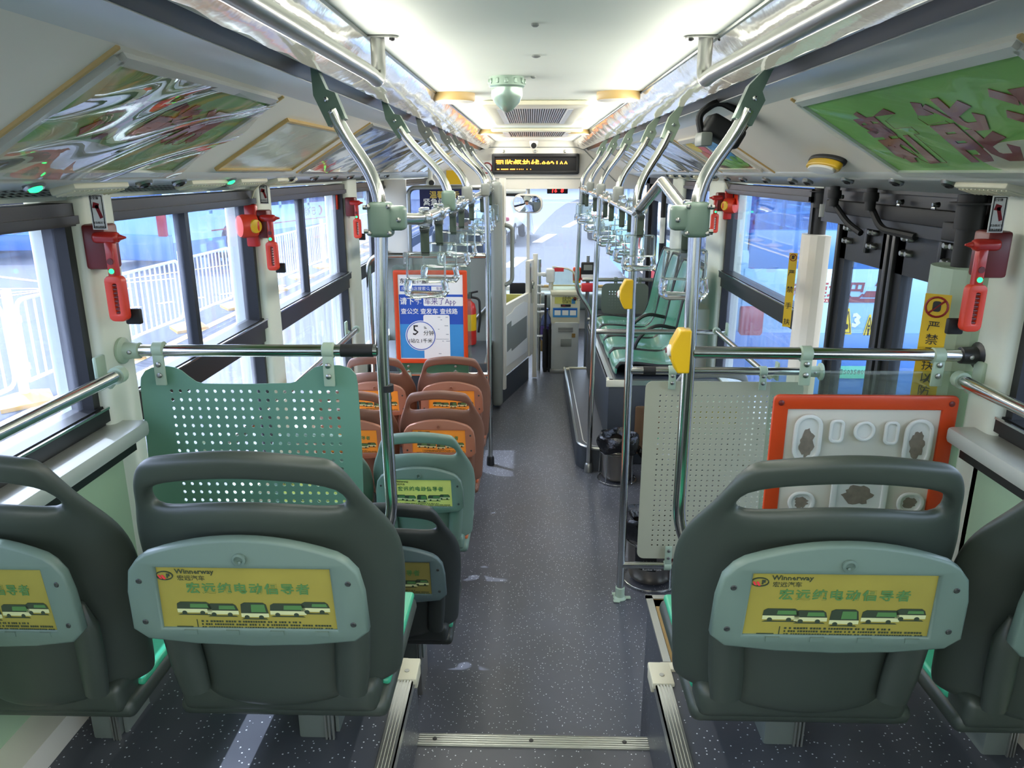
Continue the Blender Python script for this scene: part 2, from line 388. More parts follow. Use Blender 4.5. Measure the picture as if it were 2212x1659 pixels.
g = G().box(.352, .372, 1.665, 1.98, -1.236, -1.228).box(.352, 1.2, 1.962, 1.982, -1.236, -1.228)
struct('trim_%d' % n_trim, g, 'aluminium'); n_trim += 1
struct('trim_%d' % n_trim, G().box(.374, .41, 1.665, 1.962, -1.2335, -1.2305).box(.374, 1.2, 1.925, 1.96, -1.2335, -1.2305), 'brown_wood'); n_trim += 1
# side walls: one lining with the pillars and what lies above and below the glass
PIL_L = [(1.845, 2.005), (3.075, 3.245), (4.60, 4.86), (6.10, 6.80)]
PIL_R = [(1.82, 1.955), (4.72, 5.12), (6.02, 6.45)]
g = G().box(-1.26, XL, Y0, YF, -.068, .33).box(-1.26, XL, Y0, YF, -1.97, -1.27)
g.box(-1.26, XL, Y0, 1.9, -1.3, -.69).box(-1.26, XL, 6.1, YF, -1.3, -.95)
for a, b in PIL_L: g.rbox((-1.185, (a + b) / 2, -.66), (.15 if a < 6 else .11, b - a, 1.30), .022, 3)
struct('wall_left', g, 'wall_paint')
g = G().box(XR, 1.33, Y0, 2.0, -.068, .33).box(XR, 1.33, 3.2, YF, -.068, .33).box(XR + .03, 1.33, 2.0, 3.2, -.06, .33).box(XR, 1.33, Y0, 1.9, -1.97, -.69).box(XR, 1.33, 3.40, 6.45, -1.97, -1.27).box(XR, 1.33, 4.9, 6.45, -1.3, -.95)
for a, b in PIL_R: g.rbox((1.255, (a + b) / 2, -.66), (.15, b - a, 1.30), .022, 3)
g.box(XR, 1.33, 1.86, 1.955, -1.97, -1.2)
struct('wall_right', g, 'wall_paint')
g = G().box(-1.26, 1.33, Y0 - .08, Y0, -1.97, -.55).box(-1.26, 1.33, Y0 - .08, Y0, .12, .4).box(-1.26, -.85, Y0 - .08, Y0, -.6, .2).box(.9, 1.33, Y0 - .08, Y0, -.6, .2)
struct('wall_rear', g, 'wall_paint')
# lining panels and ledges under the rear windows
for s, nm in ((-1, 'left'), (1, 'right')):
    X = XL if s < 0 else XR; f = lambda a: X - s * a
    g = G().box(min(f(0), f(.03)), max(f(0), f(.03)), Y0, 1.86, -1.235, -.735)
    o = struct('wall_lining_' + nm, g, 'lining_green')
    g = G().rbox((f(.045), (Y0 + 1.9) / 2, -.675), (.105, 1.9 - Y0, .045), .012)
    struct('trim_%d' % n_trim, g, 'silver_paint'); n_trim += 1
    struct('trim_%d' % n_trim, G().box(min(f(.05), f(.062)), max(f(.05), f(.062)), Y0, 1.88, -.735, -.70), 'black_frame'); n_trim += 1
    struct('baseboard_' + nm, G().box(min(f(0), f(.11)), max(f(0), f(.11)), Y0, 1.6, -1.233, -1.17), 'cream_paint')
# windows: a black frame and its panes
NW = [1]
def window(X, s, a, b, slider=None, lower=True, belt=True, gl='window_glass', top=-.075, dark=None):
    o_ = -s                                  # s: +1 the wall lies at +x
    def bx(g, y0, y1, z0, z1, d0, d1): return g.box(min(X + s * d0, X + s * d1), max(X + s * d0, X + s * d1), y0, y1, z0, z1)
    g = G(); bx(g, a, b, top - .055, top, -.012, .07); bx(g, a, b, top - .05, top - .03, -.022, 0)
    bx(g, a, a + .028, -.64, top, 0, .06); bx(g, b - .028, b, -.64, top, 0, .06)
    bx(g, a, b, -.64, -.605, -.022, .06)
    if belt: bx(g, a, b, -.70, -.60, -.008, .06)
    if slider: bx(g, slider - .014, slider + .014, -.62, top - .04, .01, .05)
    if lower: bx(g, a, a + .02, -1.28, -.69, .0, .06); bx(g, b - .02, b, -1.28, -.69, .0, .06)
    w = struct('window_%d' % NW[0], g, 'black_frame'); NW[0] += 1
    bt = G(); bx(bt, a + .002, b - .002, -.606, -.60, -.026, -.02); obj('bright_strip', bt, 'steel', w)
    cuts = [a + .02, slider, b - .02] if slider else [a + .02, b - .02]
    for k in range(len(cuts) - 1):
        p = G(); bx(p, cuts[k] - (.02 if k else 0), cuts[k + 1], -.625, top - .03, .03 + .012 * (k % 2), .034 + .012 * (k % 2)); obj('pane', p, gl, w)
    if lower: p = G(); bx(p, a, b, -1.28, -.69, .04, .044); obj('lower_pane', p, 'scratched_glass', w)
    return w
def Yat(px, py, X): return at(px, py, X=X).y
window(XL, -1, -1.3, 1.846, None, False)
window(XL, -1, 2.004, 3.076, Yat(420, 560, XL), gl='window_glass')
window(XL, -1, 3.244, 4.602, Yat(665, 520, XL), gl='scratched_glass')
window(XL, -1, 4.858, 6.102, 5.5, gl='scratched_glass')
window(XL, -1, 6.8, 8.7, None, False)
window(XR, 1, -1.3, 1.822, None, False, gl='door_glass')
window(XR, 1, 3.30, 4.722, None, gl='door_glass')
window(XR, 1, 5.118, 6.022, None, gl='window_glass')
# overhead: light covers, dark channel, strip, cove, nozzle tray - the same on both sides
P_TRUNK = [(-.408, .322), (-.42, .303), (-.437, .284), (-.46, .264), (-.487, .247), (-.517, .236)]
P_CHAN = [(-.517, .240), (-.525, .262), (-.556, .256), (-.572, .222)]
P_STRIP = [(-.572, .222), (-.60, .222), (-.635, .212), (-.662, .197)]
P_COVE = [(-.662, .197), (-.985, .0)]
P_TRAY = [(-.985, .0), (-.99, -.016), (-1.005, -.022), (-1.05, -.030), (-1.15, -.058)]
for s, nm in ((0, 'left'), (1, 'right')):
    q = mx_ if s else (lambda p: p)
    tr = lambda n: 'trim_%d' % n
    for pr, m in ((P_CHAN, 'black_frame'), (P_STRIP, 'silver_paint'), (P_COVE, 'cream_paint'), (P_TRAY, 'silver_paint')):
        o = strip('trim_%d' % n_trim, q(pr), Y0, YB, m); o['kind'] = 'structure'; n_trim += 1
    # edge mouldings along the ceiling and along the channel
    x1 = q([(-.408, 0)])[0][0]; x2 = q([(-.517, 0)])[0][0]
    struct('trim_%d' % n_trim, G().tube([(x1, Y0, .319), (x1, YB, .319)], .006, 6).tube([(x2, Y0, .238), (x2, YB, .238)], .005, 6), 'aluminium'); n_trim += 1
    # the reflective light covers: one per bay
    ys = [Y0, .2, 2.25, 3.55, 4.85, 6.15, 7.4, YB]
    for k in range(len(ys) - 1):
        a, b = ys[k] + .004, ys[k + 1] - .004; pr = q(P_TRUNK); n = len(pr) - 1; ny = 18
        wav = lambda t, b_, k=k: .003 * math.sin(b_ * 23 + k * 2 + t * 3) * math.sin(math.pi * t) + .002 * math.sin(b_ * 51 + t * 7 + k)
        g = G().grid(lambda i, j: V(pr[min(int(i * n + 1e-6), n)][0], a + (b - a) * j, pr[min(int(i * n + 1e-6), n)][1] + wav(i, j)), n, ny)
        if b > 0.2: tag(obj('light_cover', g, 'chrome_film_glow', None, 60, mods=[('SOLIDIFY', dict(thickness=.005, offset=0))]), 'mirror-bright curved ceiling light cover, %s from the rear, along the %s side' % (('first', 'second', 'third', 'fourth', 'fifth', 'sixth', 'seventh')[k - 1 if k else 0], 'exit door' if s else 'poster'), 'light cover', 'curved ceiling light covers')
        else: o = obj('trim_%d' % n_trim, g, 'chrome_film_glow', None, 60); o['kind'] = 'structure'; n_trim += 1
    # bays of the cove: division strips
    for yv in ((1.27, 2.09, 3.2, 4.05, 4.9, 5.7, 6.5, 7.3) if not s else (1.2, 2.19, 3.30, 4.2, 5.0, 5.8, 6.6, 7.4)):
        c0, c1 = q(P_COVE); st = G().tube([(c0[0], yv, c0[1] - .004), (c1[0], yv, c1[1] - .004)], .006, 6)
        struct('trim_%d' % n_trim, st, 'tan'); n_trim += 1
# ---------------------------------------------------------------- outside
GZ = -2.2
mat('asphalt', '3c414b', .85, noise=.16, nscale=2.5, bump=.2, bscale=90)
mat('paint_white', 'eceae4', .7); mat('paint_yellow', 'e3bf66', .7, noise=.1)
mat('fence_white', 'e9eaec', .45); mat('base_yellow', 'dba83c', .6, noise=.1)
mat('bus_blue', '9ccbf2', .3, coat=.4); mat('bus_deep', '4b82cc', .3, coat=.4); mat('bus_white', 'e6ecf2', .35)
mat('bus_dark', '1b2230', .15, coat=.3); mat('tyre', '16171a', .8); mat('rim', 'a9adb2', .35, metal=.8)
mat('car_white', 'e9ecf0', .22, coat=.7); mat('lamp_red', 'a3182a', .2, coat=.6); mat('lamp_clear', 'dfe6ea', .12, coat=.6)
mat('bus_letter', '8c4a54', .45); mat('plate_green', '6fd0b0', .4); mat('hoarding', 'e6e9ee', .6, noise=.05, nscale=.3); mat('leaf', '3f6b4a', .8, noise=.4, nscale=3)
glassmat('bus_glass', 'b9d4f0', .05, .09, 'bcd6f2')
struct('ground', G().box(-60, 60, -30, 90, GZ - .3, GZ), 'asphalt')
nl = [0]
def road(poly, m='paint_white'):
    o = obj('road_marking', G().prism([(p[0], p[1]) for p in poly], ((0, 0, GZ + .002), (1, 0, 0), (0, 1, 0)), .004), m, smooth=0); o['kind'] = 'structure'
def line(a, b, w, m='paint_white'):
    d = (Vector(b) - Vector(a)).normalized(); n = Vector((-d.y, d.x)) * w / 2; a, b = Vector(a), Vector(b)
    road([a + n, a - n, b - n, b + n], m)
line((-4.75, 2), (-4.75, 40), .14, 'paint_yellow'); line((-4.38, 2), (-4.38, 40), .14, 'paint_yellow')
line((-9.6, 3), (-9.6, 13.2), .15, 'paint_white'); line((-12.5, 11.2), (-7.6, 15.6), .12); line((-9.2, 14.6), (-13.5, 16.8), .13, 'paint_yellow'); line((-7.8, 14.2), (-13.5, 14.0), .12, 'paint_yellow'); line((-12, 8), (-7.4, 18), .12, 'paint_yellow')
for k in range(9): line((-7.4 + k * .33, 11.0 + k * .5), (-7.25 + k * .33, 11.22 + k * .5), .12)
for a, b in ((at(1160, 524, Z=GZ), at(1193, 506, Z=GZ)), (at(1222, 491, Z=GZ), at(1256, 473, Z=GZ)), (at(1096, 578, Z=GZ), at(1128, 556, Z=GZ))): line((a.x, a.y), (b.x, b.y), .32)
line((4.6, 39), (9.5, 56), .3); line((8.2, 12), (8.9, 60), .16, 'paint_yellow'); line((9.1, 12), (9.9, 60), .16, 'paint_yellow')
line((-8, 53), (12, 58), .25, 'paint_yellow')
# white fence panels on yellow feet
f0 = thing('fence_panel', 'x', 'fence', (0, 0, 0), 'white barrier panels by the roadside', True)
g = G().tube(arcpts([(0, .10, .2), (0, .10, 1.0), (0, 1.68, 1.0), (0, 1.68, .2), (0, .10, .2)], .12, 4)[:-1], .022, 6, True)
obj('frame', g, 'fence_white', f0)
g = G()
for k in range(11): y = .24 + k * .13; g.cyl((0, y, .19), (0, y, 1.01), .013, n=6)
obj('bars', g, 'fence_white', f0)
obj('post', G().rbox((0, 0, .58), (.07, .07, 1.08), .008), 'fence_white', f0)
for z in (.35, .82):
    obj('bracket', G().rbox((.012, .06, z), (.05, .09, .07), .005), 'fence_white', f0)
g = G().lathe([(.29, .0), (.29, .04), (.10, .10), (.055, .10)], (0, 0, 0), (0, 0, 1), 4)
for v in g.v: v.x, v.y = (v.x * .707 - v.y * .707) * 1.0, (v.x * .707 + v.y * .707) * 1.25
obj('foot', g, 'base_yellow', f0)
ORD = ['first', 'second', 'third', 'fourth', 'fifth', 'sixth', 'seventh', 'eighth', 'ninth', 'tenth', 'eleventh', 'twelfth', 'thirteenth', 'fourteenth', 'fifteenth', 'sixteenth', 'seventeenth', 'eighteenth']
for k in range(14):
    lb = '%s white barrier panel on a yellow foot in the row outside the sliding windows, counted from the rear' % ORD[k]
    lb = '%s white barrier panel along the yellow kerb line outside the sliding windows' % ORD[k]
    if k == 0: place(f0, (-5.0, 3.30, GZ + .0), 0, lb)
    else: dup(f0, (-5.0 + .012 * k, 3.30 + 1.785 * k, GZ), -.01, lb)
for k in range(12):
    dup(f0, (9.4 + .03 * k, 13.0 + 1.785 * k, GZ), -.02, '%s white barrier panel beyond the blue bus at the exit doors' % ORD[k])
# city buses (a hollow shell with real glass)
def wheel(g, x, y, r=.48, w=.26): g.lathe([(r * .55, -w / 2), (r * .93, -w / 2), (r, -w / 2 + .05), (r, w / 2 - .05), (r * .93, w / 2), (r * .55, w / 2)], (x, y, r), (1, 0, 0), 24)
def city_bus(label, loc, rz, L=10.5, W=2.45, front=True, group=None):
    t = thing('city_bus', label, 'bus', (0, 0, 0), None, True); h = W / 2
    # local: +y is where the bus faces, y=0 its tail; z=0 road
    g = G()
    for sx in (-1, 1):
        a = min(sx * h, sx * (h - .05)); b = a + .05
        g.box(a, b, .05, L - .05, .55, 1.28).box(a, b, .05, L - .05, 2.42, 2.75)
        for y in (.05, 1.5, 3.1, 4.7, 6.3, 7.9, 9.2, L - .15): g.box(a, b, y, y + .12, 1.2, 2.45)
    g.rbox((0, L / 2, 2.86), (W, L, .3), .12, 3)
    g.rbox((0, L - .04, .86), (W, .12, .86), .05).rbox((0, L - .05, 2.6), (W, .1, .34), .03)
    g.rbox((0, .04, 1.15), (W, .12, .75), .05).rbox((0, .04, 2.62), (W, .1, .4), .03)
    for sx in (-1, 1): g.box(sx * h - .09 if sx > 0 else -h, h if sx > 0 else -h + .09, 0, .1, 1.3, 2.5).box(sx * h - .09 if sx > 0 else -h, h if sx > 0 else -h + .09, L - .1, L, 1.2, 2.5)
    obj('body', g, 'bus_blue', t)
    g = G()
    for sx in (-1, 1): a = min(sx * (h + .005), sx * (h - .06)); g.box(a, a + .065, .04, L - .04, .25, .62)
    g.rbox((0, L - .03, .42), (W + .01, .16, .42), .05).rbox((0, .03, .5), (W + .01, .16, .6), .05)
    obj('skirt', g, 'bus_deep', t)
    g = G()
    for sx in (-1, 1): a = sx * (h - .03); g.box(a - .004, a + .004, .1, L - .1, 1.25, 2.45)
    obj('side_windows', g, 'bus_glass', t)
    obj('windscreen', G().box(-h + .08, h - .08, L - .03, L - .02, 1.25, 2.48), 'bus_dark' if front else 'bus_glass', t)
    obj('rear_window', G().box(-h + .08, h - .08, .03, .04, 1.5, 2.45), 'bus_glass', t)
    for sx in (-1, 1):
        for y in (2.3, L - 2.6):
            w = G(); wheel(w, sx * (h - .13), y); wo = obj('wheel', w, 'tyre', t)
            obj('hub', G().lathe([(.27, -.135), (.25, -.10), (.1, -.09), (.1, -.13), (.1, .13), (.27, .135)], (sx * (h - .13), y, .48), (1, 0, 0), 16), 'rim', wo)
        obj('headlamp', G().rbox((sx * (h - .28), L + .02, .78), (.44, .06, .2), .06, 3, Matrix.Rotation(-sx * .25, 3, 'Y')), 'lamp_clear', t)
        obj('tail_lamp', G().rbox((sx * (h - .17), -.02, 1.08 if front else .82), (.26 if front else .22, .05, .66 if front else .42), .03), 'lamp_red', t)
        g = G().tube(arcpts([(sx * (h - .1), L - .1, 2.55), (sx * (h + .22), L + .2, 2.5), (sx * (h + .24), L + .22, 2.25)], .1), .03, 6).rbox((sx * (h + .24), L + .22, 2.0), (.16, .1, .4), .04); obj('side_mirror', g, 'bus_deep', t)
    g = G()
    for sx in (-1, 1): a = sx * (h + .003); g.box(min(a, a + sx * .003), max(a, a + sx * .003), 1.5, L - 1.2, .78, .81)
    obj('red_stripe', g, 'ink_red', t)
    obj('grille_line', G().tube([(-.7, L + .03, .72), (-.4, L + .05, .62), (.4, L + .05, .62), (.7, L + .03, .72)], .02, 6), 'rim', t)
    fF = lambda x, z: ((x, L + .025, z), (-1, 0, 0), (0, 0, 1))
    g = G().text('东莞城巴', .17, fF(.42, 1.06), sx=1, bold=.004).box(-.42, .42, L + .02, L + .028, 1.0, 1.012); obj('front_lettering', g, 'ink_red', t)
    obj('number_plate', G().rbox((0, L + .06, .42), (.44, .02, .14), .006), 'plate_green', t)
    for sx in (-1, 1):
        fr = ((sx * (h + .004), 5.7 if sx > 0 else 7.7, .92), (0, sx, 0), (0, 0, 1))
        g = G().text('东莞城巴', .27, fr, bold=.005); obj('side_lettering', g, 'ink_dark', t)
        o_ = Vector(fr[0]); u = Vector(fr[1]); g = G()
        for q, s_ in ((1.42, 1), (1.82, -1)):
            pts = [o_ + u * (q - s_ * .15 + s_ * .17 * math.cos(a_)) + V(0, 0, .11 + .13 * math.sin(a_)) + V(sx * .004, 0, 0) for a_ in [(-80 + 160 * i / 8) * math.pi / 180 for i in range(9)]]
            g.tube(pts, .028, 6)
        obj('emblem', g, 'ink_red', t)
    return t
b1 = city_bus('light blue bus with a deep blue bumper facing the rearmost side window', 0, 0)
c = at(82, 565, Z=GZ); place(b1, (c.x - 1.6 - 10.5 * math.sin(.12), c.y + .4 + 10.5 * math.cos(.12), GZ), math.pi + .12)
b2 = dup(b1, (-9.4, 17.2, GZ), -.22, 'light blue bus with lettering on its flank, seen through the second side window')
# the bus parked right beside the exit doors: its tail faces the lens
b3 = city_bus('light blue bus standing with its tail and warning triangles outside the exit doors', 0, 0, 10.5, 2.5, False)
place(b3, (3.06, 6.62, GZ + .02), 0)
def tl(px, py, d=0):
    p = at(px, py, Y=6.585); return ((p.x - 3.06, -.034 - d, p.z - GZ - .02), (1, 0, 0), (0, 0, 1))
bw = lambda px0, px1: at(px1, 620, Y=6.585).x - at(px0, 620, Y=6.585).x
obj('rear_panel', G().rbox((0, .0, tl(1845, 545)[0][2]), (2.3, .06, .38), .02), 'bus_deep', b3)
obj('light_panel', G().rbox((0, -.01, (tl(1845, 580)[0][2] + tl(1845, 770)[0][2]) / 2), (2.36, .045, tl(1845, 580)[0][2] - tl(1845, 770)[0][2]), .012), 'bus_blue', b3)
obj('rear_lettering', G().text('东莞城巴', .165, tl(1703, 642, .004), bold=.004, shear=.12), 'bus_letter', b3)
obj('rear_emblem', G().prism([(0, 0), (.03, .055), (.17, .055), (.15, .10), (.10, .10), (.12, .145), (.25, .145), (.23, 0)], tl(1862, 642, .004), .004), 'bus_letter', b3)
rb = obj('red_band', G().prism([(0, 0), (.74, 0), (.80, .035), (0, .035)], tl(1735, 653, .002), .003), 'bus_letter', b3)
obj('white_lettering', G().text('DONGGUAN    BUS', .03, tl(1736, 652, .007), space=1.6), 'ink_white', rb)
obj('route_digit', G().text('3', .165, tl(1838, 705, .004), bold=.008), 'ink_white', b3)
q = Vector(tl(1845, 552)[0]); obj('emblem_ring', G().tube([q + V(.09 * math.cos(a), -.012, .05 * math.sin(a)) for a in [k * .2618 for k in range(24)]], .007, 6, True).text('WF', .07, (q + V(-.055, -.012, -.025), (1, 0, 0), (0, 0, 1)), bold=.005), 'rim', b3)
for k, (px, py) in enumerate(((1826, 722), (1872, 735), (1985, 770))):
    b_ = bw(0, 12); tr_ = obj('warning_triangle', G().prism([(-b_, 0), (b_, 0), (.008, .235), (-.008, .235)], tl(px, py, .004), .004), 'yellow_bright', b3)
    ms = G().prism([(-b_ * .8, .014), (b_ * .8, .014), (b_ * .76, .021), (-b_ * .76, .021)], tl(px, py, .009), .001).prism([(-b_ * .8, .014), (-b_ * .66, .014), (.002, .21), (-.004, .21)], tl(px, py, .009), .001).prism([(b_ * .66, .014), (b_ * .8, .014), (.004, .21), (-.002, .21)], tl(px, py, .009), .001)
    ms.prism(ell(.014, .026, 12, 0, .07), tl(px, py, .009), .001) if k == 0 else ms.prism([(-.006, .03), (.006, .03), (.010, .11), (-.010, .11)], tl(px, py, .009), .001).prism(ell(.009, .012, 10, 0, .13), tl(px, py, .009), .001)
    obj('pictogram', ms, 'ink_black', tr_, smooth=0)
    lb = obj('red_plate', G().prism([(-.06, -.085), (.055, -.10), (.055, -.01), (-.06, .0)], tl(px, py, .004), .004), 'red_label', b3)
    obj('plate_lettering', G().text('当心夹手' if k == 0 else '注意安全', .026, (Vector(tl(px, py, .009)[0]) + V(-.055, 0, -.055), (1, 0, 0), (0, 0, 1))), 'ink_white', lb, smooth=0)
pl = obj('rear_plate', G().prism([(0, 0), (bw(1800, 1864), 0), (bw(1800, 1864), .115), (0, .115)], tl(1802, 815, .03), .006), 'plate_green', b3)
obj('plate_digits', G().text('粤S03580D', .062, (Vector(tl(1803, 806, .037)[0]), (1, 0, 0), (0, 0, 1))), 'ink_dark', pl, smooth=0)
# white cars in front
def car(label, loc, rz):
    t = thing('white_car', label, 'car', (0, 0, 0), 'white cars waiting ahead', True)
    prof = [(-2.25, .35, .55, .80), (-2.2, .3, .75, .92), (-1.75, .25, .98, .92), (-1.1, .22, 1.32, .90), (-.3, .22, 1.45, .9), (.45, .22, 1.40, .9), (1.15, .22, 1.02, .92), (2.0, .25, .82, .9), (2.3, .35, .6, .78)]
    g = G(); sec = []
    for y, z0, z1, w in prof:
        zb = min(z1, .92); tp = .72 if z1 > .95 else .9
        ring = [(-w * .86, z0), (-w, (z0 + zb) / 2), (-w * .97, zb), (-w * tp, z1), (-w * .35, z1 + .03), (w * .35, z1 + .03), (w * tp, z1), (w * .97, zb), (w, (z0 + zb) / 2), (w * .86, z0)]
        sec.append([V(a, y, b) for a, b in ring])
    n = 10; g.add([p for r in sec for p in r], [(i * n + k, i * n + (k + 1) % n, (i + 1) * n + (k + 1) % n, (i + 1) * n + k) for i in range(len(sec) - 1) for k in range(n)] + [tuple(range(n)), tuple((len(sec) - 1) * n + k for k in range(n))])
    obj('body', g, 'car_white', t, mods=[('SUBSURF', dict(levels=2))])
    obj('rear_window', G().add([(-.62, -1.78, .99), (.62, -1.78, .99), (.5, -1.12, 1.31), (-.5, -1.12, 1.31)], [(0, 1, 2, 3)]), 'bus_dark', t, mods=[('SOLIDIFY', dict(thickness=.03))])
    for sx in (-1, 1):
        obj('tail_lamp', G().rbox((sx * .58, -2.16, .80), (.46, .12, .13), .04, 3, Matrix.Rotation(sx * .3, 3, 'Z')), 'lamp_red', t)
        obj('side_window', G().add([(sx * .885, -1.2, .95), (sx * .885, .85, .95), (sx * .69, .45, 1.34), (sx * .69, -.9, 1.34)], [(0, 1, 2, 3)]), 'bus_dark', t, mods=[('SOLIDIFY', dict(thickness=.02))])
        for y in (-1.4, 1.4):
            w = G(); wheel(w, sx * .80, y, .33, .22); wo = obj('wheel', w, 'tyre', t); obj('rim', G().lathe([(.2, -.115), (.2, .115)], (sx * .80, y, .33), (1, 0, 0), 16), 'rim', wo)
    obj('bumper', G().rbox((0, -2.24, .42), (1.5, .1, .16), .04), 'tyre', t)
    return t
c1 = car('white sedan ahead beside the lane line, its tail half behind the driver door', 0, 0); place(c1, (-1.25, 25.2, GZ), -.10)
c2 = dup(c1, (3.0, 26.6, GZ), -.14, 'white car ahead beyond the standing poles, only its tail showing')
# far end of the depot
struct('exterior_wall', G().box(-60, 60, 62, 62.4, GZ, GZ + 5).box(-45, -44.6, -10, 62, GZ, GZ + 4), 'hoarding')
g = G(); rnd = random.Random(3)
for k in range(2600):
    c = V(rnd.uniform(-27, -13.5), rnd.uniform(35, 40), 0); hh = 1.1 + .9 * math.sin(c.x * .6) + .5 * math.sin(c.x * 1.7 + 1); c.z = GZ + rnd.uniform(0, max(.5, hh))
    d = V(rnd.uniform(-1, 1), rnd.uniform(-1, 1), rnd.uniform(-.3, 1)).normalized() * .4; e = d.orthogonal().normalized() * .22
    g.add([c - d, c + e, c + d, c - e], [(0, 1, 2, 3)])
o = obj('hedge_bank', g, 'leaf'); tag(o, 'green hedge bank across the depot beyond the blue buses', 'hedge', kind='stuff')
# ---------------------------------------------------------------- passenger seats
mat('pedestal_grey', '6d7671', .4)
def seat_proto():
    t = thing('bus_seat', 'x', 'seat', (0, 0, 0), 'moulded bus seats', True)
    zs = [(.225, .222), (.27, .226), (.36, .232), (.45, .243), (.55, .246), (.61, .230), (.655, .206), (.70, .193), (.732, .178), (.752, .155)]
    ts = [-1, -.86, -.45, 0, .45, .86, 1]
    def P(i, j):
        a = ts[i]; z, hw = zs[j]; x = a * hw; e = 1 - min(1, (x / .19) ** 2)
        if j == 0: z -= .012 * e
        if j == 6: z = .648 + .040 * e if abs(a) < .9 else .665
        if j == 7: z = .704 + .034 * e if abs(a) < .9 else .704
        if j == 8: z = .735 + .028 * e
        if j == 9: z = .752 + .036 * e
        lean = -.08 * (z - .22) - .38 * max(0, z - .585)
        return V(x, .026 + lean + .070 * abs(a) ** 3 * (1 - .75 * min(1, max(0, (z - .50) / .2))) - .037 * (1 - a * a) * (1 - max(0, (z - .6) / .16)), z)
    g = G().grid(lambda a, b: P(round(a * 6), round(b * 9)), 6, 9, lambda i, j: j == 6 and 0 < i < 5)
    obj('backrest_shell', g, 'seat_shell', t, mods=[('SOLIDIFY', dict(thickness=.032, offset=-1)), ('SUBSURF', dict(levels=2))], smooth=75)
    # side ribs of the lower shell
    for sx in (-1, 1):
        g = G().tube(arcpts([(sx * .155, -.035, .25), (sx * .165, -.05, .36), (sx * .17, -.07, .46)], .05), [.030, .034, .034, .034, .034, .034, .034, .012], 10)
        for v in g.v: v.y = v.y * .55 - .006
        obj('rib', g, 'seat_shell', t, smooth=70)
    ang = math.atan(.08); vv = (0, -math.sin(ang), math.cos(ang)); yp = lambda z: -.08 * (z - .22) - .052
    fr = lambda x, z, d=0: ((x, yp(z) - d, z), (1, 0, 0), vv)
    top = [(-.165 + .33 * k / 12, .215 - .034 * ((k - 6) / 6) ** 2) for k in range(13)][::-1]
    ol = [(x_, z_ * .91) for x_, z_ in [(-.209, .015), (-.187, -.006), (-.1, -.017), (0, -.021), (.1, -.017), (.187, -.006), (.209, .015), (.206, .10), (.198, .145), (.182, .168)] + top + [(-.182, .168), (-.198, .145), (-.206, .10)]]
    hole = [(-.152, .012), (.148, .012), (.146, .142), (-.146, .142)]
    hole = [(-.158, .147), (.158, .147), (.162, .009), (-.164, .009)]
    p = obj('backrest_panel', G().plate(ol, [hole], fr(0, .428, .012), .022, .005), 'seat_panel', t, smooth=50)
    fc = lambda x, z, d=.003: fr(x, .428 + z, d - .004)
    cd = obj('advert_card', G().prism([(-.165, .006), (.163, .006), (.160, .149), (-.160, .149)], fr(0, .428, .024), .004), 'card_yellow', t)
    q = lambda x, z: ((fr(x, .428 + z)[0][0], yp(.428) - .0 - z * .16 * 0 - .0, 0), 0, 0)
    cf = lambda x, z, d=.0: (tuple(Vector((x * 1.08, yp(.428), .428)) + Vector(vv) * (z * 1.03) + Vector((0, -1, -.08)) * (.0285 + d)), (1.08, 0, 0), vv)
    g = G().text('宏远纯电动倡导者', .0235, cf(-.098, .088), bold=.00045, t=.0004, space=1.2); obj('slogan', g, 'ink_green', cd, smooth=0)
    g = G().text('Winnerway', .0135, cf(-.112, .1255), bold=.0002, t=.0004).text('宏远汽车', .0115, cf(-.110, .1125), t=.0004)
    g.tube([Vector(cf(-.130, .121)[0]) + Vector((1, 0, 0)) * .0145 * math.cos(a) + Vector(vv) * .0085 * math.sin(a) for a in [k * .314 for k in range(20)]], .0013, 4, True)
    g.text('F', .011, cf(-.127, .117), bold=.0008, t=.0004); obj('maker_mark', g, 'ink_dark', cd, smooth=0)
    obj('mark_stripe', G().prism([(-.138, .1165), (-.134, .1165), (-.138, .1255), (-.141, .1255)], cf(0, 0), .0006).prism([(-.132, .1165), (-.128, .1165), (-.132, .1255), (-.136, .1255)], cf(0, 0), .0006), 'red_label', cd, smooth=0)
    # the row of five printed coaches
    b = G(); w_ = G(); gl = G()
    for x, w, h, z, sk in ((-.090, .058, .019, .047, .006), (-.043, .052, .019, .044, -.004), (.010, .046, .027, .039, 0), (.066, .060, .020, .045, -.006), (.112, .048, .017, .052, -.004)):
        b.prism([(x - w / 2, z + .008), (x + w / 2, z + .008), (x + w / 2 - .003, z + h), (x + w / 2 - .008, z + h + .004), (x - w / 2 + .007, z + h + .004), (x - w / 2 + .001, z + h)], cf(0, 0), .0004)
        gl.prism([(x - w * .12, z + .011), (x + w * .42, z + .011), (x + w * .38, z + h), (x - w * .1, z + h)], cf(0, 0, .0005), .0003)
        w_.prism([(x - w / 2, z), (x + w / 2, z), (x + w / 2, z + .008), (x - w / 2, z + .008)], cf(0, 0), .0004)
        for sx in (-.30, .22): b.prism(ell(.0042, .0042, 10, x + sx * w, z), cf(0, 0, .0005), .0004)
        b.prism([(x - w * .5, z - .0052), (x + w * .46, z - .0052), (x + w * .4, z - .003), (x - w * .42, z - .003)], cf(0, 0), .0003)
    obj('coach_print', b, 'ink_dark', cd, smooth=0); obj('skirt_print', w_, 'ink_pale', cd, smooth=0); obj('window_print', gl, 'ink_green', cd, smooth=0)
    g = G(); rnd = random.Random(4)
    for r in range(3):
        x = -.082
        while x < .135 - .05 * (r == 2):
            w = rnd.uniform(.0022, .004); g.prism([(x, .0135 + r * .0065), (x + w, .0135 + r * .0065), (x + w, .0172 + r * .0065), (x, .0172 + r * .0065)], cf(0, 0), .0003); x += w + rnd.choice((.0012, .0012, .0012, .004))
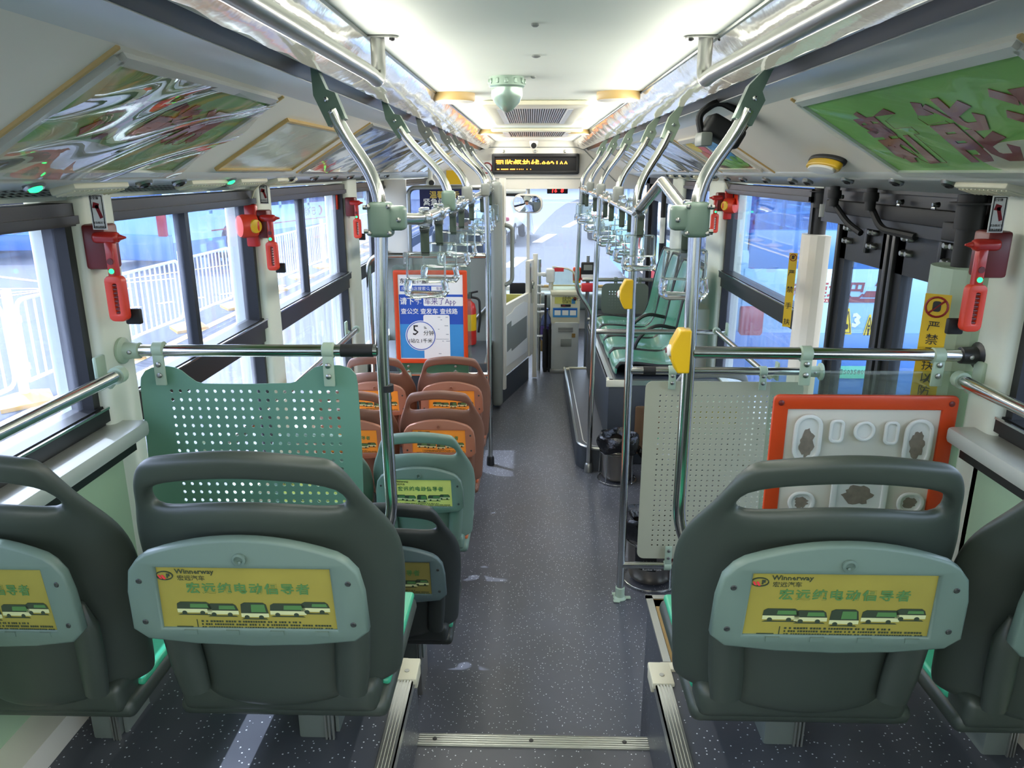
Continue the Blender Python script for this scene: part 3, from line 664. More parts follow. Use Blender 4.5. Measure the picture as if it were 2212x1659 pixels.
    for x0 in (-.09, -.125): g.prism([(x0, .013), (x0 + .0015 + (.026 if x0 < -.1 else 0), .013), (x0 + .0015 + (.026 if x0 < -.1 else 0), .017 if x0 < -.1 else .032), (x0, .017 if x0 < -.1 else .032)], cf(0, 0), .0003)
    obj('fine_print', g, 'ink_dark', cd, smooth=0)
    for x in (-.10, -.03, .045, .12): obj('card_tab', G().prism([(x - .011, .004), (x + .011, .004), (x + .011, .0135), (x - .011, .0135)], cf(0, 0, .001), .006), 'seat_panel', p)
    ky = Vector(cf(0, .163)[0]) + V(0, -.006, -.004)
    obj('keyhole', G().lathe([(.012, 0), (.012, .004), (.008, .005), (.007, .0), (.006, -.002)], ky, (0, -1, -.08), 18).rbox(ky + V(0, .0, -.007), (.007, .006, .008), .003), 'seat_panel', p)
    g = G()
    for x, z in ((-.171, .112), (.171, .112), (-.174, .028), (.174, .028)): c = Vector(cf(x, z)[0]) + V(0, -.006, 0); obj('screw', G().lathe([(.0055, 0), (.004, .0015), (.0015, .001)], c, (0, -1, -.08), 12), 'shell_dark', p)
    g = G().rbox((.004, .20, .182), (.43, .40, .045), .02, 3); g.rbox((0, .03, .215), (.40, .08, .07), .02, 3)
    obj('seat_base', g, 'seat_shell', t)
    g = G().rbox((.006, .225, .208), (.415, .335, .020), .009, 3); obj('seat_pad', g, 'seat_green', t)
    obj('pedestal', G().rbox((.02, .20, .10), (.075, .14, .21), .008).box(.062, .070, .15, .25, 0, .2), 'pedestal_grey', t)
    g = G()
    for k in range(3): g.box(.045 + .008 * k, .049 + .008 * k, .124, .131, 0, .2)
    obj('pedestal_rib', g, 'aluminium', t)
    obj('foot_extension', G().rbox((.02, .20, -.085), (.09, .16, .19), .008), 'steel_dull', t)
    return t
proto = seat_proto()
place(proto, (-.500, 1.25, -1.233), 0, 'dark green seat with yellow advert card beside the aisle before the green perforated panel')
for c in kids(proto):
    if c.name.startswith('foot_extension'): FOOT = c
HI = ('foot_extension',)
dup(proto, (-.968, 1.235, -1.233), 0, 'dark green seat squeezed against the pale green wall lining on the rear platform', skip=HI, scale=(.79, 1, 1))
dup(proto, (.545, 1.255, -1.233), 0, 'dark seat beside the aisle on the rear platform, in front of the orange frame panel', skip=HI, scale=(1.03, 1, 1), swap={'card_yellow': 'card_yellow'})
dup(proto, (1.012, 1.235, -1.233), 0, 'dark seat by the window on the rear platform at the exit door side', skip=HI, scale=(.80, 1, 1))
DK = {'seat_shell': 'shell_dark', 'seat_panel': 'panel_dark', 'card_yellow': 'card_dim'}
GN = {'card_yellow': 'card_lime'}
OR = {'seat_shell': 'shell_brown', 'seat_panel': 'panel_brown', 'card_yellow': 'card_orange', 'seat_green': 'seat_orange'}
SC = .93
for k, (yy, sw, nm) in enumerate(((2.18, DK, 'grey seat with a dim advert card'), (2.825, GN, 'pale green seat with a lime advert card'), (3.47, OR, 'brown seat with an orange advert card'), (4.07, OR, 'brown seat with an orange advert card'))):
    sw2 = dict(sw)
    if k == 1: sw2['seat_green'] = 'seat_orange'; sw2['seat_shell'] = 'greenshell'
    if k == 1 and 'greenshell' not in MATS: mat('greenshell', '6d8578', .42, noise=.05)
    where = ['first low row', 'second low row', 'third low row', 'row before the poster'][k]
    z0 = -1.0 - .765 * SC - (.02 if k == 2 else 0)
    dup(proto, (-.440, yy, z0), 0, '%s beside the aisle, %s' % (nm, where), scale=(.83, .93, .93), swap=sw2)
    dup(proto, (-.868, yy - .01, z0), 0, '%s by the window, %s' % (nm, where), scale=(.83, .93, .93), swap=sw2)
bpy.data.objects.remove(FOOT)
# the single forward-facing seat behind the beige perforated panel
dup(proto, (.93, 3.72, -1.0 - .765 * SC + .03), 0, 'grey seat beyond the beige perforated panel, only its handle showing', scale=SC, swap={'seat_shell': 'greyplast', 'seat_panel': 'palegreen'})
# ---------------------------------------------------------------- poles, rails, panels
R1 = .0165
def clampring(g, c, ax, r=.024, w=.05): a = Vector(ax).normalized(); return g.lathe([(r * .75, -w / 2), (r, -w / 2 + .004), (r, w / 2 - .004), (r * .75, w / 2)], c, a, 16)
def bolts(g, pts, d=(0, -1, 0), r=.006):
    for p in pts: v0, f0 = len(g.v), len(g.f); g.lathe([(r, 0), (r, .003), (r * .5, .005)], p, d, 10); g.parts.append((v0, f0, len(g.v), len(g.f)))
    return g
def arc_pole(label, s, Y, joint, brk, foot, m, pm='steel', r=R1, group='curved grab poles', extra=None):
    """s=-1 poster side, +1 exit-door side. brk: bracket point on the ceiling channel, joint: where the hand rail joins, foot: lower points"""
    t = thing('grab_pole', label, 'pole', foot[-1] if foot else joint, group)
    b = Vector(brk); j = Vector(joint); ins = (j - b); ins_u = Vector((ins.x * .45, ins.y, ins.z * .62)).normalized()
    mid1 = b + Vector((ins.x * .38, ins.y * .3, ins.z * .38)); mid2 = b + Vector((ins.x * .80, ins.y * .6, ins.z * .70))
    d0 = (mid1 - b).normalized()
    p0 = b + d0 * .075
    pts = []
    for k in range(13):
        u = k / 12; c1 = p0 + d0 * (j - p0).length * .45; c2 = j + V(0, 0, 1) * (j - p0).length * .45
        pts.append((1 - u) ** 3 * p0 + 3 * u * (1 - u) ** 2 * c1 + 3 * u * u * (1 - u) * c2 + u ** 3 * j)
    pts += [Vector(p) for p in foot]
    q = pts[:13] + (arcpts([pts[12]] + [Vector(p) for p in foot], .09, 6)[1:] if foot else [])
    obj('pole', G().tube(q, r, 12), pm, t)
    w = d0.cross(V(0, 1, 0)).normalized() * -1; side = V(0, 1, 0)
    # forked bracket
    g = G(); fr = (b + d0 * .005 - V(0, .012, 0) , d0, d0.cross(V(0, 1, 0)))
    g.prism([(-.055, .010), (.02, .010), (.035, .026), (.10, .024), (.10, -.024), (.02, -.026), (-.06, .004)], fr, -.03)
    br = obj('bracket', g, m, t); bolts(gb := G(), [b + d0 * .047 + V(0, -.013, 0), b + d0 * .078 + V(0, -.013, 0)]); obj('bolt', gb, 'steel', br)
    return t
PX = lambda px, py, Y: at(px, py, Y=Y)
# near left pole and its twin on the right: they carry the partitions at Y = 1.93
YP = 1.93
pL = arc_pole('curved steel pole at the corner of the green perforated panel, reaching the platform', -1, YP, PX(823, 470, YP), (-.525, YP + .02, .213), [PX(825, 757, YP), PX(849, 1130, YP), PX(795, 1215, YP), (-.60, YP, -1.225)], 'greenplast', r=.0172)
pR = arc_pole('curved steel pole carrying the lower yellow stop button, beside the orange frame panel', 1, YP, PX(1503, 470, YP), (.560, YP + .02, .213), [PX(1489, 757, YP), PX(1464, 1135, YP), PX(1505, 1220, YP), (.60, YP, -1.225)], 'greenplast', r=.0172)
for t, px, sx in ((pL, 823, 1), (pR, 1503, -1)):
    c = PX(px, 474, YP); g = G().rbox(c, (.062, .058, .088), .012, 3).rbox(c + V(sx * .04, .0, .004), (.05, .05, .062), .012, 3)
    j = obj('joint', g, 'greenplast', t); gb = bolts(G(), [c + V(a, -.029, b) for a in (-.026, .026) for b in (-.033, .033)] + [c + V(sx * .05, -.026, 0)])
    gb.cyl(c + V(-sx * .031, .0, .03), c + V(-sx * .045, 0, .03), .006, n=8).cyl(c + V(-sx * .031, .0, -.03), c + V(-sx * .045, 0, -.03), .006, n=8); obj('bolt', gb, 'steel_dull', j)
c = PX(836, 838, YP); obj('tape_band', G().cyl(c - V(0, 0, .009), c + V(0, 0, .009), .0182), 'rubber', pL)
# partition rails
def hrail(name, label, a, b, tape=None, flangeA=None, flangeB=None, r=.0165, m='steel', cat='rail', group=None, sock=None):
    a, b = Vector(a), Vector(b); t = thing(name, label, cat, (a + b) / 2, group); d = (b - a).normalized()
    obj('tube', G().tube([a, b], r, 14), m, t)
    if tape: obj('tape', G().tube([a.lerp(b, tape[0]), a.lerp(b, tape[1])], r + .0012, 14), 'rubber', t)
    for e, s in ((a, 1), (b, -1)):
        if (s > 0 and flangeA) or (s < 0 and flangeB):
            g = G().lathe([(.036, -.001), (.036, .006), (.024, .012), (.022, .05), (.018, .052)], e, d * s, 18); fl = obj('flange', g, sock or 'palegreen', t)
            obj('screw', bolts(G(), [e + d * s * .032 + V(0, -.022, 0)]), 'steel_dull', fl)
    return t
RZ = PX(825, 757, YP).z
hrail('partition_rail', 'upper rail of the green perforated panel, black tape round its aisle end', (-1.108, YP, PX(232, 757, YP).z), (PX(815, 757, YP).x, YP, RZ), (.86, .985), True)
hrail('partition_rail', 'upper rail above the orange frame panel, ending at the exit door pillar', (PX(1497, 760, YP).x, YP, RZ), (1.185, YP, PX(2125, 768, YP).z), None, None, True, sock='black_frame')
obj_rings = []
def hangers(parent, pts, z_top, z_bot, m='palegreen', w=.03, y0=None):
    for (x, y, z) in pts:
        g = G(); clampring(g, (x, y, z), (1, 0, 0), .0215, .034).rbox((x, y - .012, (z + z_bot) / 2 - .008), (w, .008, abs(z - z_bot) + .03), .003)
        h = obj('hanger', g, m, parent); obj('bolt', bolts(G(), [(x, y - .017, z_bot + .006), (x, y - .017, z_bot + .036)], r=.0075), 'steel_dull', h)
# green perforated panel
yb = YP + .012
tL = thing('perforated_panel', 'pale green perforated panel with a scooped top edge hanging from its rail', 'panel', (-.75, yb, -1.2))
f = lambda px, py: (PX(px, py, yb).x, PX(px, py, yb).z)
ol = [f(*q) for q in ((305, 835), (306, 815), (315, 800), (330, 793), (360, 790), (378, 793), (393, 800), (408, 812), (425, 824), (440, 828), (540, 829), (628, 827), (642, 823), (660, 808), (680, 793), (700, 788), (735, 789), (757, 795), (769, 808), (773, 828), (778, 900), (783, 985), (790, 1250), (345, 1250), (330, 1060), (316, 930))]
x0, z1 = f(352, 835); x1, _ = f(728, 835); nu, nv = 20, 15; pu = (x1 - x0) / nu; pv = (f(540, 845)[1] - f(540, 974)[1]) / 7
zt = f(540, 845)[1] + pv / 2; zb = zt - pv * nv; xm = x0 + .012
hole = [(xm, zt), (xm + pu * nu, zt), (xm + pu * nu, zb), (xm, zb)]
hole = [(xm, zb), (xm, zt), (xm + pu * nu, zt), (xm + pu * nu, zb)]
g = G().plate(ol[::-1], [hole], ((0, yb, 0), (1, 0, 0), (0, 0, 1)), .004)
g2 = G().perf(((xm, yb, zb), (1, 0, 0), (0, 0, 1)), nu, nv, pu, pv, .0053)
obj('border', g, 'panel_green', tL, smooth=0)
obj('perforated_sheet', g2, 'panel_green', tL, smooth=0, mods=[('SOLIDIFY', dict(thickness=.004, offset=1))])
hangers(tL, [(PX(345, 760, YP).x, YP, RZ), (PX(710, 758, YP).x, YP, RZ)], 0, PX(345, 812, YP).z)
# exit-door side: clear board with an orange frame
yR = YP + .014; f = lambda px, py: (PX(px, py, yR).x, PX(px, py, yR).z)
tR = thing('picture_board', 'clear board with an orange picture frame over an embossed dirty white sheet', 'panel', (.85, yR, -1.22))
a, b = f(1668, 800), f(2087, 1200)
obj('clear_board', G().plate(rr(b[0] - a[0], .80, .03, 5, (a[0] + b[0]) / 2, a[1] - .40), [], ((0, yR, 0), (1, 0, 0), (0, 0, 1)), .004, .0012), 'acrylic', tR)
fo = [f(1672, 858), f(2062, 868), f(2030, 1215), f(1640, 1215)]
fx0, fz1 = f(1672, 852); fx1 = f(2062, 866)[0]; fw, fh = fx1 - fx0, .50; cx, cz = (fx0 + fx1) / 2, fz1 - fh / 2
ofr = obj('orange_frame', G().plate(rr(fw, fh, .012, 3, cx, cz), [rr(fw - .066, fh - .066, .004, 2, cx, cz)[::-1]], ((0, yR - .006, 0), (1, 0, 0), (0, 0, 1)), .012, .004), 'orange_frame', tR)
obj('screw', bolts(G(), [(cx + sx * (fw / 2 - .016), yR - .017, cz + sz * (fh / 2 - .018)) for sx in (-1, 1) for sz in (-1, 1)], r=.008), 'dark_red', ofr)
sh = obj('embossed_sheet', G().box(cx - fw / 2 + .03, cx + fw / 2 - .03, yR - .010, yR - .006, cz - fh / 2 + .03, cz + fh / 2 - .03), 'offwhite', tR)
bx = lambda px, py: f(px, py)
def emboss(shape, px, py, w, h, dirty):
    x, z = f(px, py); fr = ((x, yR - .010, z), (1, 0, 0), (0, 0, 1)); o2 = rr(w, h, min(w, h) * .49 if shape else .012, 6)
    k = obj('emboss', G().plate(o2, [[(p[0] * .86, p[1] * .92) for p in o2][::-1]], ((x, yR - .017, z), (1, 0, 0), (0, 0, 1)), .008, .003).plate([(p[0] * .86, p[1] * .92) for p in o2], [], ((x, yR - .0135, z), (1, 0, 0), (0, 0, 1)), .004), 'white_plastic', sh)
    if dirty:
        rnd = random.Random(px); g = G(); n = 26; pts = []
        for i in range(n): a_ = 2 * math.pi * i / n; rr2 = .62 + .22 * rnd.random(); pts.append((math.cos(a_) * w * .36 * rr2 + rnd.uniform(-.003, .003), -h * .10 * dirty + math.sin(a_) * h * .40 * rr2))
        obj('dirt_stain', G().prism(pts, ((x, yR - .0178, z), (1, 0, 0), (0, 0, 1)), .001), 'stain', k, smooth=0)
emboss(1, 1738, 942, .072, .135, 1); emboss(0, 1801, 926, .034, .062, 0); emboss(1, 1860, 926, .052, .052, 0); emboss(0, 1918, 930, .034, .062, 0); emboss(1, 1974, 952, .072, .135, .4)
emboss(1, 1725, 1078, .07, .058, .2); emboss(0, 1848, 1062, .15, .10, .1); emboss(1, 1958, 1080, .07, .058, .2)
hangers(tR, [(PX(1740, 765, YP).x, YP, RZ - .002), (PX(2025, 770, YP).x, YP, RZ - .005)], 0, PX(1735, 812, YP).z, 'palegreen')
# P2: pole with the upper yellow stop button at the rear end of the beige panel
Y2 = 2.955
arc_pole('straight steel pole with the upper yellow stop button, standing on the low floor', 1, Y2, PX(1374, 455, Y2), (.555, Y2 + .05, .213), [PX(1366, 600, Y2), (.411, Y2, -1.80)], 'palegreen')
g = G().lathe([(.030, 0), (.030, .004), (.021, .012), (.021, .055), (.017, .058)], (.411, Y2, -1.849), (0, 0, 1), 18)
for a in (0, 2.1, 4.2): g.rbox((.411 + .034 * math.cos(a), Y2 + .034 * math.sin(a), -1.846), (.03, .022, .006), .003)
P2 = bpy.data.objects['grab_pole.002']; obj('foot_socket', g, 'palegreen', P2)
zr2 = PX(1366, 800, Y2).z; zl2 = PX(1345, 1220, Y2).z
hrail('partition_rail', 'upper rail of the beige perforated panel, black tape near its pole', (.414, Y2, zr2), (1.19, Y2, zr2), (.065, .13), None, True)
hrail('partition_rail', 'lower rail under the beige perforated panel', (.412, Y2, zl2), (1.19, Y2, zl2), None, None, True)
yb2 = Y2 + .012; f = lambda px, py: (PX(px, py, yb2).x, PX(px, py, yb2).z)
tB = thing('perforated_panel', 'tall beige panel with a dense grid of small holes above the litter bin', 'panel', (.75, yb2, -1.7))
xa, za = f(1395, 823); xb = 1.13; zb_ = f(1390, 1205)[1]
nu, nv = 20, 30; hx0 = f(1420, 855)[0]; hz1 = f(1420, 848)[1]; pv = (hz1 - f(1420, 1182)[1]) / nv; pu = pv * 1.03; hx1 = hx0 + pu * nu; hz0 = hz1 - pv * nv
g = G().plate(rr(xb - xa, za - zb_, .03, 5, (xa + xb) / 2, (za + zb_) / 2), [[(hx0, hz0), (hx0, hz1), (hx1, hz1), (hx1, hz0)]], ((0, yb2, 0), (1, 0, 0), (0, 0, 1)), .004)
obj('border', g, 'panel_beige', tB, smooth=0)
obj('perforated_sheet', G().perf(((hx0, yb2, hz0), (1, 0, 0), (0, 0, 1)), nu, nv, pu, pv, .0042), 'panel_beige', tB, smooth=0, mods=[('SOLIDIFY', dict(thickness=.004, offset=1))])
hangers(tB, [(PX(1452, 800, Y2).x, Y2, zr2), (PX(1648, 800, Y2).x, Y2, zr2)], 0, PX(1452, 828, Y2).z, 'palegreen')
x = PX(1441, 1220, Y2).x; g = G(); clampring(g, (x, Y2, zl2), (1, 0, 0), .0215, .034).rbox((x, Y2 - .012, zl2 + .05), (.03, .008, .10), .003); h = obj('hanger', g, 'palegreen', tB); obj('bolt', bolts(G(), [(x, Y2 - .017, zl2 + .045), (x, Y2 - .017, zl2 + .08)], r=.0075), 'steel_dull', h)
# yellow stop buttons on the two poles
for (px, py, Y, hh, lb) in ((1356, 635, Y2 - .01, .115, 'yellow stop button box on the pole by the beige panel'), (1474, 757, YP - .01, .115, 'larger looking yellow stop button box on the pole by the orange frame panel')):
    c = PX(px, py, Y); t = thing('stop_button', lb, 'stop button', c, 'stop buttons')
    g = G().prism([(.018, -.058), (.018, .058), (-.012, .058), (-.030, .022), (-.034, 0), (-.030, -.022), (-.014, -.058)], (c + V(0, .028, 0), (1, 0, 0), (0, 0, 1)), .05)
    obj('housing', g, 'yellow_box', t, smooth=20, mods=[('BEVEL', dict(width=.004, segments=2))])
    obj('button', G().lathe([(.016, 0), (.016, .006), (.008, .011)], c + V(-.031, 0, 0), (-1, 0, 0), 18), 'white_plastic', t)
    obj('button_core', G().lathe([(.007, 0), (.007, .003)], c + V(-.041, 0, 0), (-1, 0, 0), 14), 'dark_red', t)
# left hand rail with its five hangers; right hand rail
HZ = -.135
ARCL = [(2.82, 845, 245), (3.64, 915, 270), (4.52, 955, 288), (5.3, 985, 303), (6.25, 1008, 318)]
hr = thing('hand_rail', 'long overhead hand rail with clear straps on the poster side', 'rail', (-.30, 4.0, HZ))
c = PX(850, 472, YP); obj('tube', G().tube(arcpts([(c.x, YP, c.z), (-.312, 2.14, HZ + .004), (-.30, 6.3, HZ)], .12, 6), .0165, 12), 'steel', hr)
for k, (Y, bx_, by_) in enumerate(ARCL):
    xj = -.302 if k != 2 else -.268
    jt = (xj, Y, HZ); foot = [(-.262, Y, -.30), (-.255, Y, -1.82)] if k == 2 else []
    t = arc_pole(('%s curved hanger pole on the poster side rail' % ORD[k]) if k != 2 else 'steel stanchion at the aisle corner of the framed blue poster', -1, Y, jt, (-.522, Y + .03, .216), foot, 'greenplast' if k == 0 else 'greyplast')
    g = G().rbox((xj - .004, Y, HZ + .03), (.05, .05, .075), .012, 3); obj('joint', g, 'greenplast' if k == 0 else 'greyplast', t)
    if foot: obj('foot_socket', G().lathe([(.026, 0), (.024, .05), (.019, .06)], (-.255, Y, -1.849), (0, 0, 1), 16), 'black_frame', t)
hr2 = thing('hand_rail', 'long overhead hand rail with clear straps on the exit door side', 'rail', (.41, 4.5, HZ))
c1_, c2_ = PX(1498, 478, YP), PX(1374, 462, Y2); ap = V(.412, 2.42, at(1430, 392, X=.412).z)
obj('raised_link', G().tube(arcpts([c1_, ap, c2_], .02, 3), .0175, 12), 'steel', hr2)
obj('tube', G().tube([c2_, (.40, 4.3, HZ), (.395, 6.2, HZ)], .0165, 12), 'steel', hr2)
ARCR = [(3.6, .404), (4.42, .397), (5.2, .395), (6.0, .393)]
for k, (Y, xj) in enumerate(ARCR):
    foot = {1: [(.388, Y, -.5), (.378, Y, -1.82)], 3: [(.385, Y, -.4), (.37, Y, -.93), (.50, Y, -1.10), (.52, Y, -1.45)]}.get(k, [])
    lb = {1: 'slim steel stanchion standing in front of the battery box step', 3: 'steel stanchion bending in to the front of the green bench'}.get(k, '%s curved hanger pole on the exit door side rail' % ORD[k])
    t = arc_pole(lb, 1, Y, (xj, Y, HZ), (.570, Y + .03, .216), foot, 'palegreen')
    if k != 3: obj('joint', G().rbox((xj + .004, Y, HZ + .03), (.05, .05, .075), .012, 3), 'greyplast', t)
    if k == 1: obj('foot_socket', G().lathe([(.028, 0), (.026, .05), (.019, .06)], (.378, Y, -1.849), (0, 0, 1), 16), 'steel_dull', t)
# overhead grab bars at the rear: bracket on the ceiling, bar running back above the lens
for s, px in ((-1, 815), (1, 1525)):
    c = at(px, 80, Z=.318); t = thing('ceiling_grab_bar', 'thick grab bar bracketed to the ceiling edge, running back on the %s side' % ('poster' if s < 0 else 'exit door'), 'grab bar', (c.x, c.y, .3), 'ceiling grab bars')
    obj('tube', G().tube(arcpts([(c.x, c.y, .315), (c.x, c.y, .213), (c.x, c.y - .1, .222), (c.x + s * .01, -1.2, .222)], .06, 6), .018, 14), 'steel_dull', t)
    fl = obj('flange', G().plate(rr(.098, .045, .016, 5), [], ((c.x, c.y, .318), (1, 0, 0), (0, -1, 0)), .004), 'steel_dull', t); obj('bolt', bolts(G(), [(c.x - .036, c.y, .314), (c.x + .036, c.y, .314)], (0, 0, -1), .007), 'black_frame', fl)
    mats_ = None
# grab straps
def strap_proto():
    t = thing('strap_hanger', 'x', 'grab handle', (0, 0, 0), 'clear grab handles on the hand rails', True)
    g = G().lathe([(.019, -.022), (.0245, -.020), (.0245, .020), (.019, .022)], (0, 0, 0), (0, 1, 0), 14).rbox((0, 0, .026), (.03, .036, .014), .005).rbox((0, 0, -.029), (.03, .034, .02), .006)
    obj('rail_clip', g, 'clear_bar', t)
    g = G().rbox((0, .004, -.066), (.024, .005, .082), .002).rbox((0, -.004, -.062), (.026, .004, .07), .0015); obj('webbing', g, 'ink_dark' if 0 else 'strap_web', t)
    # the card holder plate faces the rear
    obj('card_plate', G().plate(rr(.112, .082, .008, 3, 0, -.137), [], ((0, .006, 0), (1, 0, 0), (0, 0, 1)), .005, .001), 'clear_plastic', t)
    e = G().tube(arcpts([(-.056, 0, -.098), (-.056, 0, -.176), (.056, 0, -.176), (.056, 0, -.098), (-.056, 0, -.098)], .008, 2)[:-1], .0034, 6, True)
    obj('plate_rim', e, 'clear_bar', t)
    obj('rivet', bolts(G(), [(-.047, -.001, -.104), (.047, -.001, -.104)], r=.004), 'steel_dull', t)
    pts = arcpts([(-.052, 0, -.176), (-.060, 0, -.222), (.060, 0, -.222), (.052, 0, -.176)], .022, 6)
    rs = [.0112 + .0015 * math.sin(k * 2.1) for k in range(len(pts))]
    obj('grip', G().tube(pts, rs, 10), 'clear_bar', t)
    return t
mat('strap_web', '4d5b4e', .6)
sp = strap_proto()
HL = [(2.2, -.311), (2.53, -.309), (2.98, -.308), (3.3, -.304), (3.85, -.302), (4.65, -.30), (4.95, -.30), (5.6, -.30), (5.9, -.30)]
HR = [(2.02, .415, -.105), (2.86, .412, HZ), (3.12, .408, HZ), (3.40, .406, HZ), (3.82, .402, HZ), (4.12, .400, HZ), (4.75, .397, HZ), (5.45, .396, HZ), (5.75, .395, HZ)]
for k, (Y, x) in enumerate(HL):
    lb = '%s clear grab handle from the rear on the poster side hand rail' % ORD[k]
    if k == 0: place(sp, (x, Y, HZ + .002), .05, lb)
    else: dup(sp, (x, Y, HZ), random.uniform(-.15, .15), lb)
for k, (Y, x, z) in enumerate(HR):
    dup(sp, (x, Y, z), random.uniform(-.12, .12), '%s clear grab handle from the rear on the exit door side hand rail' % ORD[k])
# slanting wall rails by the windows
def wall_rail(label, s, y0, y1, z, X=None, d=.10):
    X = (XL if s < 0 else XR) if X is None else X; x = X - s * d
    t = thing('window_rail', label, 'rail', (x, (y0 + y1) / 2, z), 'rails across the windows')
    obj('tube', G().tube([(x, y0, z), (x, y1, z)], .0155, 12), 'steel', t)
    for y in (y0, y1):
        g = G().lathe([(.022, -.012), (.022, .012)], (x, y, z), (0, 1, 0), 14).tube([(x, y, z), (x + s * .03, y + .01, z - .03), (X - s * .03, y + .02, z - .012)], .011, 8).rbox((X - s * .034, y + .02, z), (.012, .045, .09), .005); obj('wall_bracket', g, 'palegreen', t)
c = at(255, 810, X=-1.05); wall_rail('steel rail across the rearmost side window, ending at the sticker pillar', -1, -1.2, c.y, c.z, d=.09)
wall_rail('steel rail across the low part of the second and third side windows', -1, 2.3, Yat(770, 712, -1.04), at(770, 712, X=-1.04).z, d=.10)
c = at(2085, 825, X=1.12); wall_rail('steel rail across the rearmost window on the exit door side', 1, -1.2, c.y + .02, c.z, d=.09)
wall_rail('steel rail across the window between the exit door and the green bench', 1, 3.42, Yat(1548, 715, 1.11), at(1548, 715, X=1.11).z, d=.10)
# ---------------------------------------------------------------- things on the ceiling
CZ = .318
mat('dome_silver', 'a9bfae', .28, metal=.6)
c = at(1095, 168, Z=CZ); t = thing('dome_camera', 'silver green dome camera hanging from the middle of the ceiling', 'camera', (c.x, c.y, .2))
obj('base', G().lathe([(.062, 0), (.064, .03), (.058, .036)], (c.x, c.y, CZ + .002), (0, 0, -1), 28), 'dome_silver', t)
g = G().lathe([(.056, .034), (.056, .06), (.045, .085), (.022, .108), (.004, .118)], (c.x, c.y, CZ + .002), (0, 0, -1), 28); obj('dome', g, 'dome_silver', t)
g = G()
for k in range(12): a = k * .5236; g.rbox((c.x + .0635 * math.cos(a), c.y + .0635 * math.sin(a), CZ - .014), (.006, .012, .018), .002, 1, Matrix.Rotation(a, 3, 'Z'))
obj('grip_lug', g, 'dome_silver', t)
for k, (px, py, px2, nm) in enumerate(((935, 203, 1026, 'by the dome camera, poster side'), (1289, 200, 1383, 'by the dome camera, exit door side'), (1032, 281, 1087, 'by the far vent, poster side'), (1227, 281, 1276, 'by the far vent, exit door side'))):
    a, b = at(px, py, Z=CZ), at(px2, py, Z=CZ); c = (a + b) / 2; r = (b - a).length / 2
    t = thing('ceiling_speaker', 'flat round tan rimmed ceiling speaker ' + nm, 'speaker', (c.x, c.y, .28), 'round ceiling speakers')
    obj('rim', G().lathe([(r, 0), (r, .026), (r * .96, .032), (r * .93, .030)], (c.x, c.y, CZ + .002), (0, 0, -1), 32), 'tan', t)
    obj('grille', G().lathe([(r * .94, .0), (r * .94, .034), (r * .6, .039), (.001, .040)], (c.x, c.y, CZ + .002), (0, 0, -1), 32), 'offwhite', t)
for k, (q, lb) in enumerate((((1042, 217), 'x'), ((1156, 53), 0), ((1158, 121), 0), ((1152, 166), 0))):
    if k == 0: continue
    c = at(q[0], q[1], Z=CZ); tag(obj('ceiling_plug', G().lathe([(.009 if k != 2 else .013, 0), (.009 if k != 2 else .013, .004), (.005, .007)], (c.x, c.y, CZ + .002), (0, 0, -1), 14), 'greyplast'), 'small round plug on the ceiling midline, %s from the rear' % ORD[k - 1], 'plug', 'ceiling plugs')
def vent(label, tl_, br_, rows):
    a = at(*tl_, Z=CZ); x0, x1 = a.x, at(br_[0], tl_[1], Z=CZ).x; y0, y1 = a.y, at(1160, br_[1], Z=CZ).y
    t = thing('ceiling_vent', label, 'vent', ((x0 + x1) / 2, (y0 + y1) / 2, .28)); w, h = x1 - x0, y1 - y0; cx, cy_ = (x0 + x1) / 2, (y0 + y1) / 2
    fr = ((0, 0, CZ + .001), (1, 0, 0), (0, -1, 0))
    obj('frame', G().plate(rr(w, h, .02, 3, cx, -cy_), [rr(w * .78, h * .74, .01, 2, cx, -cy_)[::-1]], fr, .022, .007), 'vent_cream', t)
    obj('backing', G().box(cx - w * .4, cx + w * .4, cy_ - h * .38, cy_ + h * .38, CZ - .004, CZ), 'dark_hole', t)
    g = G(); n = 30
    for k in range(n): x = cx - w * .36 + w * .72 * (k + .5) / n; g.box(x - .0035, x + .0035, cy_ - h * .37, cy_ + h * .37, CZ - .019, CZ - .004)
    for k in range(9): y = cy_ - h * .36 + h * .72 * (k + .5) / 9; g.box(cx - w * .37, cx + w * .37, y - .004, y + .004, CZ - .016, CZ - .008)
    obj('grille', g, 'steel_dull', t)
    obj('latch', G().box(cx - w * .385, cx - w * .33, cy_ - h * .36, cy_ + h * .36, CZ - .024, CZ - .004).box(cx + w * .33, cx + w * .385, cy_ - h * .36, cy_ + h * .36, CZ - .024, CZ - .004), 'silver_paint', t)
vent('large grilled air vent in the middle of the ceiling behind the dome camera', (1042, 217), (1271, 264), 9)
vent('far air vent with a drab grille near the LED display', (1062, 277), (1258, 292), 6)
# ---------------------------------------------------------------- front bulkhead, LED sign, clock, mirror
BY = 8.6
zt, zb = .33, at(1150, 408, Y=BY).z
g = G().box(-1.2, 1.27, BY, BY + .06, zb, zt).box(-1.2, 1.27, BY + .05, YF + .02, zb, zb + .05)
xa, xb_ = at(1062, 350, Y=BY).x, at(1250, 350, Y=BY).x
struct('trim_%d' % n_trim, g, 'cream_paint'); n_trim += 1
f = lambda px, py, d=.004: at(px, py, Y=BY - d)
g = G().tube([f(*q) for q in ((930, 352), (1042, 322), (1060, 318), (1245, 318), (1262, 324), (1330, 392))], .0045, 5).tube([f(1064, 386), f(1262, 386)], .0035, 5); struct('trim_%d' % n_trim, g, 'greyplast'); n_trim += 1
t = thing('led_sign', 'black LED display on the bulkhead with an orange scrolling hotline message', 'sign', f(1157, 375))
a, b = f(1064, 333), f(1249, 375); w, h = b.x - a.x, a.z - b.z; cx, cz = (a.x + b.x) / 2, (a.z + b.z) / 2
